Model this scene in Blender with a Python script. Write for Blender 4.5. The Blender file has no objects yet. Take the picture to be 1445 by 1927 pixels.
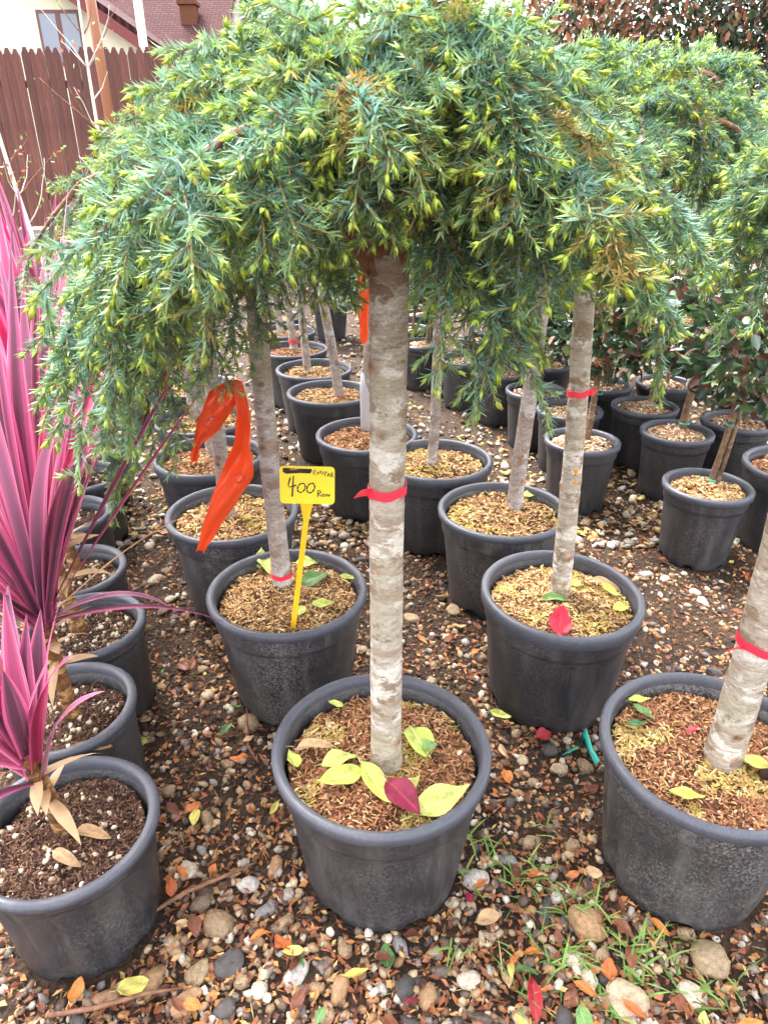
import bpy, bmesh, math, random
import numpy as np
from mathutils import Vector, Matrix, noise as mnoise

random.seed(7)
rng = np.random.default_rng(7)
R = math.radians
scene = bpy.context.scene
C = scene.collection

# ------------------------------------------------------------------ camera
cam_d = bpy.data.cameras.new('camera')
cam = bpy.data.objects.new('camera', cam_d)
C.objects.link(cam)
cam.location = (0, 0, 1.33)
cam.rotation_euler = (R(63), 0, 0)
cam_d.sensor_fit = 'HORIZONTAL'
cam_d.sensor_width = 36
cam_d.lens = 36 * 1285 / 1445
cam_d.clip_start = 0.02
cam_d.clip_end = 500
scene.camera = cam

# ------------------------------------------------------------------ sky, sun, exposure
world = bpy.data.worlds.new('World')
scene.world = world
world.use_nodes = True
wn, wl = world.node_tree.nodes, world.node_tree.links
bg = wn['Background']
sky = wn.new('ShaderNodeTexSky')
sky.sky_type = 'NISHITA'
sky.sun_disc = False
sky.sun_elevation = R(58)
sky.sun_rotation = R(-35)
sky.air_density = 1.0
sky.dust_density = 4.0
sky.ozone_density = 1.0
hs = wn.new('ShaderNodeHueSaturation')
hs.inputs['Saturation'].default_value = 0.22
wl.new(sky.outputs[0], hs.inputs['Color'])
wl.new(hs.outputs[0], bg.inputs['Color'])
bg.inputs['Strength'].default_value = 0.15
sun_d = bpy.data.lights.new('sun', 'SUN')
sun_d.energy = 1.15
sun_d.angle = R(18)
sun_d.color = (1.0, 0.96, 0.9)
sun = bpy.data.objects.new('sun', sun_d)
C.objects.link(sun)
az, el = R(-35), R(58)
sdir = Vector((math.sin(az) * math.cos(el), math.cos(az) * math.cos(el), math.sin(el)))
sun.rotation_euler = sdir.to_track_quat('Z', 'Y').to_euler()
sun.location = (0, 0, 8)
vs = scene.view_settings
vs.view_transform = 'Standard'
vs.look = 'None'
vs.gamma = 1
vs.exposure = 3.25
try:
    scene.cycles.max_bounces = 5
    scene.cycles.diffuse_bounces = 3
    scene.cycles.transparent_max_bounces = 6
    scene.cycles.use_denoising = True
    scene.cycles.use_adaptive_sampling = True
    scene.cycles.adaptive_threshold = 0.035
except Exception:
    pass

# ------------------------------------------------------------------ helpers
def new_mesh(name, V, F, uv=None, col=None, smooth=True):
    """V: (n,3); F: list of faces or an (m,k) array."""
    me = bpy.data.meshes.new(name)
    V = np.asarray(V, dtype=np.float32)
    if isinstance(F, np.ndarray):
        m, k = F.shape
        me.vertices.add(len(V))
        me.vertices.foreach_set('co', V.ravel())
        me.loops.add(m * k)
        me.loops.foreach_set('vertex_index', F.astype(np.int32).ravel())
        me.polygons.add(m)
        me.polygons.foreach_set('loop_start', np.arange(0, m * k, k, dtype=np.int32))
        me.polygons.foreach_set('loop_total', np.full(m, k, dtype=np.int32))
        me.update(calc_edges=True)
    else:
        me.from_pydata([tuple(map(float, v)) for v in V], [], F)
        me.update()
    if uv is not None:
        ul = me.uv_layers.new(name='UVMap')
        li = np.empty(len(me.loops), dtype=np.int32)
        me.loops.foreach_get('vertex_index', li)
        ul.data.foreach_set('uv', np.asarray(uv, dtype=np.float32)[li].ravel())
    if col is not None:
        ca = me.color_attributes.new('Col', 'FLOAT_COLOR', 'POINT')
        c4 = np.ones((len(V), 4), dtype=np.float32)
        c4[:, :3] = col
        ca.data.foreach_set('color', c4.ravel())
    me.polygons.foreach_set('use_smooth', np.full(len(me.polygons), smooth))
    return me

def obj(name, me, mat=None, parent=None, loc=None, rot=None, kind=None):
    o = bpy.data.objects.new(name, me)
    C.objects.link(o)
    if mat is not None and me is not None and not me.materials:
        me.materials.append(mat)
    if parent is not None:
        o.parent = parent
    if loc is not None:
        o.location = loc
    if rot is not None:
        o.rotation_euler = rot
    if kind:
        o['kind'] = kind
    return o

def tag(o, label, cat, group=None):
    o['label'] = label
    o['category'] = cat
    if group:
        o['group'] = group
    return o

def empty(name, loc, label, cat, group=None, rz=0.0):
    o = bpy.data.objects.new(name, None)
    o.empty_display_size = 0.1
    C.objects.link(o)
    o.location = loc
    o.rotation_euler = (0, 0, rz)
    return tag(o, label, cat, group)

def nz(x, y, z=0.0):
    return mnoise.noise(Vector((x, y, z)))

def tube(path, radii, sides=8, cap=True, wob=0.0, seed=0, knots=None):
    """tube mesh along a path; returns V,F(list quads),uv,mask"""
    path = [Vector(p) for p in path]
    n = len(path)
    V, F, M = [], [], []
    up = Vector((0.13, 1, 0.07)).normalized()
    for i, p in enumerate(path):
        a = path[max(0, i - 1)]
        b = path[min(n - 1, i + 1)]
        t = (b - a).normalized()
        u = t.cross(up).normalized()
        w = t.cross(u).normalized()
        for k in range(sides):
            th = 2 * math.pi * k / sides
            r = radii[i]
            mask = 0.0
            if wob:
                r *= 1 + wob * nz(math.cos(th) * 1.3 + seed, math.sin(th) * 1.3, p.z * 14 + seed)
                r *= 1 + wob * .5 * nz(math.cos(th) * 3 + seed, math.sin(th) * 3, p.z * 55)
            if knots:
                for (kz, kth, ks, kh) in knots:
                    dth = (th - kth + math.pi) % (2 * math.pi) - math.pi
                    d2 = (dth * radii[i] / ks) ** 2 + ((p.z - kz) / (ks * .6)) ** 2
                    if d2 < 9:
                        e = math.exp(-d2)
                        r += kh * e
                        mask = max(mask, e)
            V.append(p + (u * math.cos(th) + w * math.sin(th)) * r)
            M.append(mask)
    for i in range(n - 1):
        for k in range(sides):
            a = i * sides + k
            b = i * sides + (k + 1) % sides
            F.append((a, b, b + sides, a + sides))
    if cap:
        F.append(tuple(range(sides - 1, -1, -1)))
        F.append(tuple(range((n - 1) * sides, n * sides)))
    return V, F, M

def lathe(prof, seg=56, rib=None):
    V, F = [], []
    for (r, z) in prof:
        for k in range(seg):
            th = 2 * math.pi * k / seg
            rr, zz = (r, z) if rib is None else rib(r, z, th)
            V.append((rr * math.cos(th), rr * math.sin(th), zz))
    for i in range(len(prof) - 1):
        for k in range(seg):
            a = i * seg + k
            b = i * seg + (k + 1) % seg
            F.append((a, b, b + seg, a + seg))
    return V, F

def norm(a):
    return a / np.maximum(np.linalg.norm(a, axis=-1, keepdims=True), 1e-9)

# ------------------------------------------------------------------ materials
MAT = {}
def mat(name, base=(.5, .5, .5), rough=.6, spec=.3):
    m = bpy.data.materials.new(name)
    m.use_nodes = True
    b = m.node_tree.nodes['Principled BSDF']
    b.inputs['Base Color'].default_value = (*base, 1)
    b.inputs['Roughness'].default_value = rough
    b.inputs['Specular IOR Level'].default_value = spec
    MAT[name] = m
    return m, m.node_tree.nodes, m.node_tree.links, b

def ramp(n, stops, interp='LINEAR'):
    r = n.new('ShaderNodeValToRGB')
    r.color_ramp.interpolation = interp
    el = r.color_ramp.elements
    while len(el) < len(stops):
        el.new(0.5)
    for e, (p, c) in zip(el, stops):
        e.position = p
        e.color = (*c, 1) if len(c) == 3 else c
    return r

def noise_node(n, l, coord, scale, detail=4, rough=.55, mapping=None):
    t = n.new('ShaderNodeTexNoise')
    t.inputs['Scale'].default_value = scale
    t.inputs['Detail'].default_value = detail
    t.inputs['Roughness'].default_value = rough
    if mapping is not None:
        mp = n.new('ShaderNodeMapping')
        mp.inputs['Scale'].default_value = mapping
        l.new(coord, mp.inputs['Vector'])
        l.new(mp.outputs[0], t.inputs['Vector'])
    else:
        l.new(coord, t.inputs['Vector'])
    return t

def mixc(n, l, fac, a, b, mode='MIX'):
    m = n.new('ShaderNodeMix')
    m.data_type = 'RGBA'
    m.blend_type = mode
    for sock, v in ((m.inputs[0], fac), (m.inputs[6], a), (m.inputs[7], b)):
        if isinstance(v, bpy.types.NodeSocket):
            l.new(v, sock)
        elif isinstance(v, (int, float)):
            sock.default_value = v
        else:
            sock.default_value = (*v, 1)
    return m.outputs[2]

def bump(n, l, b, height, strength=.4, dist=.01):
    bp = n.new('ShaderNodeBump')
    bp.inputs['Strength'].default_value = strength
    bp.inputs['Distance'].default_value = dist
    l.new(height, bp.inputs['Height'])
    l.new(bp.outputs[0], b.inputs['Normal'])

def thin_leaf(m, n, l, b, color_sock, amount=.3):
    """light coming through a thin leaf"""
    tr = n.new('ShaderNodeBsdfTranslucent')
    l.new(color_sock, tr.inputs['Color'])
    mx = n.new('ShaderNodeMixShader')
    mx.inputs[0].default_value = amount
    l.new(b.outputs[0], mx.inputs[1])
    l.new(tr.outputs[0], mx.inputs[2])
    l.new(mx.outputs[0], n['Material Output'].inputs['Surface'])

def vcol_mat(name, rough=.6, spec=.3, leaf=0.0, var=.0, vscale=60):
    m, n, l, b = mat(name, rough=rough, spec=spec)
    a = n.new('ShaderNodeAttribute')
    a.attribute_name = 'Col'
    c = a.outputs['Color']
    if var:
        tc = n.new('ShaderNodeTexCoord')
        t = noise_node(n, l, tc.outputs['Object'], vscale, 5, .65)
        rp = ramp(n, [(.3, (1 - var,) * 3), (.7, (1 + var * .6,) * 3)])
        l.new(t.outputs['Fac'], rp.inputs[0])
        c = mixc(n, l, 1.0, c, rp.outputs[0], 'MULTIPLY')
        bump(n, l, b, t.outputs['Fac'], .35, .004)
    l.new(c, b.inputs['Base Color'])
    if leaf:
        thin_leaf(m, n, l, b, c, leaf)
    return m

needle_m = vcol_mat('needle_green', .55, .2, leaf=.22)
bud_m = vcol_mat('bud_lime', .5, .3, leaf=.3)
chip_m = vcol_mat('bark_chip', .8, .15)
pebble_m = vcol_mat('pebble', .6, .35, var=.35, vscale=90)
foliage_m = vcol_mat('glossy_foliage', .38, .45, leaf=.2)
litter_m = vcol_mat('dry_litter', .7, .2, leaf=.1)
grass_m = vcol_mat('grass_blade', .5, .3, leaf=.3)

# soil of the yard
soil_m, n, l, b = mat('wet_soil', rough=.75, spec=.3)
tc = n.new('ShaderNodeTexCoord')
t1 = noise_node(n, l, tc.outputs['Object'], 7, 6, .6)
t2 = noise_node(n, l, tc.outputs['Object'], 95, 8, .75)
vo = n.new('ShaderNodeTexVoronoi')
vo.inputs['Scale'].default_value = 95
l.new(tc.outputs['Object'], vo.inputs['Vector'])
r1 = ramp(n, [(.3, (.028, .017, .010)), (.6, (.075, .042, .023)), (.8, (.16, .09, .045))])
l.new(t1.outputs['Fac'], r1.inputs[0])
r2 = ramp(n, [(.35, (.35, .32, .3)), (.62, (1.0, .95, .9)), (.8, (2.0, 1.7, 1.4))])
l.new(t2.outputs['Fac'], r2.inputs[0])
c = mixc(n, l, 1.0, r1.outputs[0], r2.outputs[0], 'MULTIPLY')
l.new(c, b.inputs['Base Color'])
ad = n.new('ShaderNodeMath'); ad.operation = 'ADD'
l.new(t2.outputs['Fac'], ad.inputs[0]); l.new(vo.outputs['Distance'], ad.inputs[1])
bump(n, l, b, ad.outputs[0], .9, .012)

# potting soils
def potting(name, a, bcol, c2):
    m, n, l, b = mat(name, rough=.85, spec=.15)
    tc = n.new('ShaderNodeTexCoord')
    t1 = noise_node(n, l, tc.outputs['Object'], 22, 5, .6)
    t2 = noise_node(n, l, tc.outputs['Object'], 180, 5, .7)
    r1 = ramp(n, [(.3, a), (.55, bcol), (.8, c2)])
    mx = n.new('ShaderNodeMath'); mx.operation = 'ADD'
    ml = n.new('ShaderNodeMath'); ml.operation = 'MULTIPLY'
    ml.inputs[1].default_value = .5
    l.new(t1.outputs['Fac'], ml.inputs[0])
    ml2 = n.new('ShaderNodeMath'); ml2.operation = 'MULTIPLY'
    ml2.inputs[1].default_value = .5
    l.new(t2.outputs['Fac'], ml2.inputs[0])
    l.new(ml.outputs[0], mx.inputs[0]); l.new(ml2.outputs[0], mx.inputs[1])
    l.new(mx.outputs[0], r1.inputs[0])
    l.new(r1.outputs[0], b.inputs['Base Color'])
    bump(n, l, b, t2.outputs['Fac'], .9, .01)
    return m
husk_soil = potting('husk_compost', (.06, .03, .015), (.14, .075, .035), (.26, .16, .08))
peat_soil = potting('peat_compost', (.02, .012, .008), (.05, .028, .018), (.1, .06, .04))

# black plastic pot
def plastic(name, dust=.3, base=(.02, .02, .023)):
    m, n, l, b = mat(name, rough=.48, spec=.45)
    tc = n.new('ShaderNodeTexCoord')
    oi = n.new('ShaderNodeObjectInfo')
    add = n.new('ShaderNodeVectorMath'); add.operation = 'ADD'
    l.new(tc.outputs['Object'], add.inputs[0])
    sc = n.new('ShaderNodeVectorMath'); sc.operation = 'SCALE'; sc.inputs['Scale'].default_value = 9
    cx = n.new('ShaderNodeCombineXYZ')
    l.new(oi.outputs['Random'], cx.inputs[0]); l.new(oi.outputs['Random'], cx.inputs[2])
    l.new(cx.outputs[0], sc.inputs[0]); l.new(sc.outputs[0], add.inputs[1])
    co = add.outputs[0]
    big = noise_node(n, l, co, 6, 5, .65)
    fine = noise_node(n, l, co, 190, 5, .75)
    streak = noise_node(n, l, co, 26, 5, .6, (1, 1, .12))
    rb = ramp(n, [(.36, (.12, .12, .12)), (.62, (1, 1, 1))]); l.new(big.outputs['Fac'], rb.inputs[0])
    rf = ramp(n, [(.46, (0, 0, 0)), (.64, (1, 1, 1))]); l.new(fine.outputs['Fac'], rf.inputs[0])
    rs = ramp(n, [(.5, (0, 0, 0)), (.7, (1, 1, 1))]); l.new(streak.outputs['Fac'], rs.inputs[0])
    d = mixc(n, l, 1.0, rb.outputs[0], rf.outputs[0], 'MULTIPLY')
    d2 = mixc(n, l, .35, d, rs.outputs[0], 'SCREEN')
    dm = n.new('ShaderNodeMath'); dm.operation = 'MULTIPLY'; dm.inputs[1].default_value = dust
    l.new(d2, dm.inputs[0])
    c = mixc(n, l, dm.outputs[0], base, (.24, .22, .205))
    l.new(c, b.inputs['Base Color'])
    rr = ramp(n, [(0, (.42,) * 3), (1, (.75,) * 3)]); l.new(d2, rr.inputs[0])
    l.new(rr.outputs[0], b.inputs['Roughness'])
    bump(n, l, b, fine.outputs['Fac'], .12, .002)
    return m
pot_m = plastic('black_plastic', .42, (.022, .0215, .026))
dusty_m = plastic('dusty_plastic', .85, (.026, .025, .029))
rim_m = plastic('rim_painted_sheen', .22, (.05, .052, .068))  # blue-grey reflection on the lip is painted in as a lighter, bluer base

# bark
def bark(name, stops, stretch=3.4, patch=(.2, .135, .085), light=(.66, .62, .56), olive=(.3, .28, .17)):
    m, n, l, b = mat(name, rough=.75, spec=.25)
    tc = n.new('ShaderNodeTexCoord')
    oi = n.new('ShaderNodeObjectInfo')
    a = n.new('ShaderNodeAttribute'); a.attribute_name = 'Col'
    cx = n.new('ShaderNodeCombineXYZ')
    rm = n.new('ShaderNodeMath'); rm.operation = 'MULTIPLY'; rm.inputs[1].default_value = 40
    l.new(oi.outputs['Random'], rm.inputs[0]); l.new(rm.outputs[0], cx.inputs[2])
    ad = n.new('ShaderNodeVectorMath'); ad.operation = 'ADD'
    l.new(tc.outputs['Object'], ad.inputs[0]); l.new(cx.outputs[0], ad.inputs[1])
    co = ad.outputs[0]
    fib = noise_node(n, l, co, 34, 9, .78, (1, 1, stretch))
    fine = noise_node(n, l, co, 120, 4, .7, (1, 1, 2.2))
    mid = noise_node(n, l, co, 17, 6, .66, (1, 1, 1.5))
    pale = noise_node(n, l, co, 13, 6, .7, (1, 1, 2.0))
    big = noise_node(n, l, co, 6, 4, .6)
    r1 = ramp(n, stops); l.new(fib.outputs['Fac'], r1.inputs[0])
    c = r1.outputs[0]
    def layer(c, src, lo, hi, amt, colr):
        rp = ramp(n, [(lo, (0, 0, 0)), (hi, (1, 1, 1))]); l.new(src.outputs['Fac'], rp.inputs[0])
        fm = n.new('ShaderNodeMath'); fm.operation = 'MULTIPLY'; fm.inputs[1].default_value = amt
        l.new(rp.outputs[0], fm.inputs[0])
        return mixc(n, l, fm.outputs[0], c, colr)
    ringn = noise_node(n, l, co, 4, 5, .6, (1, 1, 9))
    c = layer(c, ringn, .52, .58, .5, (patch[0] * 1.25, patch[1] * 1.2, patch[2] * 1.2))
    c = layer(c, pale, .52, .57, .75, light)
    c = layer(c, mid, .55, .585, .8, patch)
    c = layer(c, big, .52, .68, .4, olive)
    rf = ramp(n, [(.3, (.72, .7, .68)), (.7, (1.18, 1.18, 1.18))]); l.new(fine.outputs['Fac'], rf.inputs[0])
    c = mixc(n, l, 1.0, c, rf.outputs[0], 'MULTIPLY')
    sp = n.new('ShaderNodeSeparateColor'); l.new(a.outputs['Color'], sp.inputs[0])
    kf = ramp(n, [(.15, (0, 0, 0)), (.7, (1, 1, 1))]); l.new(sp.outputs[0], kf.inputs[0])
    kn = noise_node(n, l, tc.outputs['Object'], 60, 3, .6)
    kc = ramp(n, [(.35, (.1, .06, .035)), (.65, (.36, .2, .1))]); l.new(kn.outputs['Fac'], kc.inputs[0])
    c = mixc(n, l, kf.outputs[0], c, kc.outputs[0])
    l.new(c, b.inputs['Base Color'])
    bump(n, l, b, fib.outputs['Fac'], .5, .005)
    return m
bark_pale = bark('pale_bark', [(.3, (.24, .19, .14)), (.45, (.36, .3, .235)), (.6, (.45, .4, .33)), (.8, (.56, .52, .45))])
bark_grey = bark('grey_bark', [(.3, (.22, .18, .16)), (.5, (.34, .29, .26)), (.75, (.46, .42, .39))], 2.6, (.24, .16, .12), (.52, .49, .47), (.3, .26, .19))
bark_brown = bark('brown_bark', [(.3, (.1, .055, .03)), (.5, (.19, .115, .07)), (.75, (.3, .2, .13))], .3, (.1, .06, .04), (.36, .25, .17), (.2, .14, .07))
bark_cord = bark('ringed_bark', [(.32, (.03, .014, .008)), (.48, (.15, .06, .022)), (.7, (.4, .2, .065))], 4.5, (.05, .02, .01), (.5, .3, .12), (.24, .12, .035))
twig_m, n, l, b = mat('twig_brown', (.17, .075, .045), .7, .2)
tc = n.new('ShaderNodeTexCoord')
t = noise_node(n, l, tc.outputs['Object'], 60, 4, .6)
rp = ramp(n, [(.3, (.1, .045, .03)), (.7, (.28, .14, .08))]); l.new(t.outputs['Fac'], rp.inputs[0])
l.new(rp.outputs[0], b.inputs['Base Color'])

# stone by stone colour
stone_m, n, l, b = mat('river_stone', rough=.45, spec=.45)
oi = n.new('ShaderNodeObjectInfo')
tc = n.new('ShaderNodeTexCoord')
rp = ramp(n, [(0, (.3, .2, .115)), (.13, (.46, .35, .23)), (.26, (.14, .1, .08)), (.36, (.34, .24, .14)), (.47, (.48, .44, .4)),
              (.55, (.075, .065, .062)), (.65, (.38, .22, .11)), (.75, (.24, .22, .215)), (.83, (.54, .45, .34)), (.92, (.18, .12, .08))], 'CONSTANT')
l.new(oi.outputs['Random'], rp.inputs[0])
t = noise_node(n, l, tc.outputs['Object'], 3.2, 7, .7)
t2 = noise_node(n, l, tc.outputs['Object'], 26, 6, .75)
r2 = ramp(n, [(.3, (.45, .43, .42)), (.55, (1, 1, 1)), (.75, (1.5, 1.42, 1.3))]); l.new(t.outputs['Fac'], r2.inputs[0])
r3 = ramp(n, [(.36, (.55, .53, .5)), (.52, (1, 1, 1)), (.72, (1.25, 1.22, 1.2))]); l.new(t2.outputs['Fac'], r3.inputs[0])
c = mixc(n, l, 1.0, rp.outputs[0], r2.outputs[0], 'MULTIPLY')
c = mixc(n, l, 1.0, c, r3.outputs[0], 'MULTIPLY')
l.new(c, b.inputs['Base Color'])
bump(n, l, b, t2.outputs['Fac'], .35, .05)

def leaf_mat(name, a, bcol, vein, rough=.5):
    m, n, l, b = mat(name, rough=rough, spec=.35)
    tc = n.new('ShaderNodeTexCoord')
    oi = n.new('ShaderNodeObjectInfo')
    rp = ramp(n, [(0, a), (1, bcol)]); l.new(oi.outputs['Random'], rp.inputs[0])
    t = noise_node(n, l, tc.outputs['Object'], 2.6, 5, .7)
    r2 = ramp(n, [(.32, (.55, .5, .45)), (.5, (1, 1, 1)), (.7, (1.2, 1.15, 1.1))]); l.new(t.outputs['Fac'], r2.inputs[0])
    c = mixc(n, l, 1.0, rp.outputs[0], r2.outputs[0], 'MULTIPLY')
    uv = n.new('ShaderNodeUVMap')
    sx = n.new('ShaderNodeSeparateXYZ'); l.new(uv.outputs[0], sx.inputs[0])
    ab = n.new('ShaderNodeMath'); ab.operation = 'SUBTRACT'; ab.inputs[1].default_value = .5
    l.new(sx.outputs[0], ab.inputs[0])
    a2 = n.new('ShaderNodeMath'); a2.operation = 'ABSOLUTE'; l.new(ab.outputs[0], a2.inputs[0])
    vr = ramp(n, [(0.02, (1, 1, 1)), (.07, (0, 0, 0))]); l.new(a2.outputs[0], vr.inputs[0])
    vm = n.new('ShaderNodeMath'); vm.operation = 'MULTIPLY'; vm.inputs[1].default_value = .5
    l.new(vr.outputs[0], vm.inputs[0])
    c = mixc(n, l, vm.outputs[0], c, vein)
    l.new(c, b.inputs['Base Color'])
    thin_leaf(m, n, l, b, c, .25)
    return m
LEAF = {
    'yellow': leaf_mat('leaf_yellow', (.55, .55, .1), (.62, .5, .14), (.7, .66, .3)),
    'lime': leaf_mat('leaf_lime', (.5, .58, .12), (.58, .62, .18), (.68, .7, .34)),
    'red': leaf_mat('leaf_red', (.42, .03, .04), (.24, .02, .05), (.5, .1, .1)),
    'orange': leaf_mat('leaf_orange', (.56, .22, .045), (.5, .12, .04), (.5, .26, .1)),
    'brown': leaf_mat('leaf_brown', (.15, .05, .03), (.27, .1, .05), (.2, .1, .06)),
    'green': leaf_mat('leaf_green', (.05, .14, .045), (.2, .34, .1), (.3, .42, .2)),
    'tan': leaf_mat('leaf_tan', (.46, .28, .14), (.6, .4, .22), (.5, .34, .2)),
}

# cordyline leaves: stripes run along the leaf
def cordy(name, mid, side, edge, rust):
    m, n, l, b = mat(name, rough=.42, spec=.4)
    uv = n.new('ShaderNodeUVMap')
    sx = n.new('ShaderNodeSeparateXYZ'); l.new(uv.outputs[0], sx.inputs[0])
    oi = n.new('ShaderNodeObjectInfo')
    sb = n.new('ShaderNodeMath'); sb.operation = 'SUBTRACT'; sb.inputs[1].default_value = .5
    l.new(sx.outputs[0], sb.inputs[0])
    ab = n.new('ShaderNodeMath'); ab.operation = 'ABSOLUTE'; l.new(sb.outputs[0], ab.inputs[0])
    cb = n.new('ShaderNodeCombineXYZ')
    l.new(sx.outputs[0], cb.inputs[0]); l.new(sx.outputs[1], cb.inputs[1])
    rm = n.new('ShaderNodeMath'); rm.operation = 'MULTIPLY'; rm.inputs[1].default_value = 30
    l.new(oi.outputs['Random'], rm.inputs[0]); l.new(rm.outputs[0], cb.inputs[2])
    st = noise_node(n, l, cb.outputs[0], 1.0, 5, .65, (13, .7, 1))
    pt = noise_node(n, l, cb.outputs[0], 1.0, 6, .75, (5, 7, 1))
    # distance from the middle, shaken a little by the stripes
    sm = n.new('ShaderNodeMath'); sm.operation = 'MULTIPLY_ADD'
    sm.inputs[1].default_value = .7; sm.inputs[2].default_value = -.35
    l.new(st.outputs['Fac'], sm.inputs[0])
    sd = n.new('ShaderNodeMath'); sd.operation = 'ADD'
    l.new(ab.outputs[0], sd.inputs[0]); l.new(sm.outputs[0], sd.inputs[1])
    rp = ramp(n, [(.0, mid), (.16, mid), (.26, side), (.36, side), (.43, edge), (.5, edge)]); l.new(sd.outputs[0], rp.inputs[0])
    rt = ramp(n, [(.55, (0, 0, 0)), (.7, (1, 1, 1))]); l.new(pt.outputs['Fac'], rt.inputs[0])
    rg = n.new('ShaderNodeMath'); rg.operation = 'MULTIPLY'
    gt = ramp(n, [(.45, (.05, .05, .05)), (.9, (1, 1, 1))]); l.new(oi.outputs['Random'], gt.inputs[0])
    l.new(rt.outputs[0], rg.inputs[0]); l.new(gt.outputs[0], rg.inputs[1])
    c = mixc(n, l, rg.outputs[0], rp.outputs[0], rust)
    l.new(c, b.inputs['Base Color'])
    bump(n, l, b, st.outputs['Fac'], .2, .003)
    thin_leaf(m, n, l, b, c, .18)
    return m
CORD = [cordy('cordyline_pink', (.13, .035, .07), (.35, .065, .155), (.68, .15, .28), (.38, .14, .04)),
        cordy('cordyline_rose', (.33, .06, .13), (.5, .09, .2), (.72, .28, .4), (.4, .15, .05)),
        cordy('cordyline_plum', (.08, .028, .05), (.19, .055, .1), (.52, .09, .21), (.3, .1, .03)),
        cordy('cordyline_mauve', (.21, .095, .15), (.3, .1, .18), (.6, .2, .34), (.38, .2, .08)),
        cordy('cordyline_crimson', (.28, .014, .06), (.42, .03, .1), (.64, .1, .21), (.28, .08, .02))]

# ------------------------------------------------------------------ pots
def pot_meshes(rt, rb, h, name, rim=.024, shoulder=.05, flutes=14):
    """body profile with a step under the rim, drainage notches at the foot; the rim is its own mesh"""
    rim_h = rim
    def rib(r, z, th):
        if .04 < z < h - rim_h - shoulder - .01:
            r = r * (1 + .011 * max(0, math.cos(flutes * th)) ** 4)
        if z < .012:
            s = math.cos(6 * th)
            z = z + (.014 if s > .72 else 0)
        return r, z
    def rr(z):
        return rb + (rt - .012 - rb) * (z / h)
    z1 = h - rim_h - shoulder
    prof = [(rb * .2, .018), (rb * .93, .018), (rb * .985, 0.0), (rb, .004), (rr(.03), .03), (rr(.06), .06)]
    for i in range(5):
        z = .06 + (z1 - .015 - .06) * (i + 1) / 5
        prof.append((rr(z), z))
    prof += [(rr(z1) + .001, z1 - .004), (rr(z1) + .005, z1), (rr(z1) + .006, z1 + .006), (rr(h) + .001, h - rim_h),
             (rr(h), h - .006), (rr(h) - .008, h - .006), (rr(h) - .012, h - .05), (rr(h) - .02, h - .12)]
    V, F = lathe(prof, 72, rib)
    body = new_mesh(name, V, F)
    # rolled lip
    ro, ri = rt, rt - .021
    q = [(ri - .001, h - .02), (ri, h - .006), (ri + .004, h - .001), (rt - .010, h + .001), (ro - .004, h - .001),
         (ro, h - .006), (ro - .001, h - rim_h + .003), (ro - .004, h - rim_h), (rr(h) - .002, h - rim_h + .001)]
    V, F = lathe(q, 72)
    lip = new_mesh(name + '_rim', V, F)
    return body, lip

POT = {'big': pot_meshes(.21, .158, .34, 'pot_big'),
       'big2': pot_meshes(.21, .165, .34, 'pot_big2', rim=.036, shoulder=.045, flutes=18),
       'cord': pot_meshes(.150, .134, .27, 'pot_cord', rim=.02, shoulder=.02, flutes=3),
       'cordfront': pot_meshes(.164, .128, .27, 'pot_cordfront', rim=.018, shoulder=.02, flutes=3),
       'shrub': pot_meshes(.155, .118, .30, 'pot_shrub', rim=.026, shoulder=.035, flutes=16)}
POTR = {'big': (.21, .34), 'big2': (.21, .34), 'cord': (.150, .27), 'cordfront': (.164, .27), 'shrub': (.155, .30)}

def soil_mesh(r, heap, seed, edge=.0):
    V, F = [(0, 0, heap)], []
    nr, ns = 12, 40
    for i in range(1, nr + 1):
        f = i / nr
        for k in range(ns):
            th = 2 * math.pi * k / ns
            x, y = r * f * math.cos(th), r * f * math.sin(th)
            z = heap * (1 - f * f) + .012 * nz(x * 14 + seed, y * 14, seed) + .006 * nz(x * 45, y * 45 + seed, 3)
            V.append((x, y, z))
    for k in range(ns):
        F.append((0, 1 + k, 1 + (k + 1) % ns))
    for i in range(nr - 1):
        for k in range(ns):
            a, b2 = 1 + i * ns + k, 1 + i * ns + (k + 1) % ns
            F.append((a, a + ns, b2 + ns, b2))
    return new_mesh('soil', V, F)

def soil_z(x, y, r, heap, seed):
    f2 = (x * x + y * y) / (r * r)
    return heap * (1 - f2) + .012 * nz(x * 14 + seed, y * 14, seed) + .006 * nz(x * 45, y * 45 + seed, 3)

LEAF['crimson'] = leaf_mat('leaf_crimson', (.2, .012, .04), (.22, .015, .045), (.4, .05, .09))
LEAF['scarlet'] = leaf_mat('leaf_scarlet', (.62, .02, .05), (.6, .02, .05), (.6, .06, .08))
PAL = {
    'husk': [(.46, .27, .11), (.36, .19, .075), (.55, .37, .18), (.25, .11, .05), (.62, .45, .24), (.3, .15, .07), (.42, .28, .12), (.14, .06, .03)],
    'moss': [(.46, .3, .1), (.4, .28, .08), (.54, .38, .16), (.3, .16, .065), (.6, .45, .22), (.32, .26, .06), (.42, .22, .08)],
    'bark': [(.34, .15, .07), (.26, .1, .05), (.42, .22, .1), (.17, .07, .04), (.5, .32, .16), (.3, .13, .06), (.12, .05, .03)],
    'peat': [(.1, .05, .035), (.06, .03, .02), (.16, .08, .05), (.08, .045, .03), (.22, .12, .07), (.05, .025, .018)],
    'perl': [(.36, .2, .1), (.26, .13, .065), (.45, .28, .15), (.2, .09, .05), (.7, .64, .55), (.5, .36, .22), (.3, .17, .09)],
}
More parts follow.
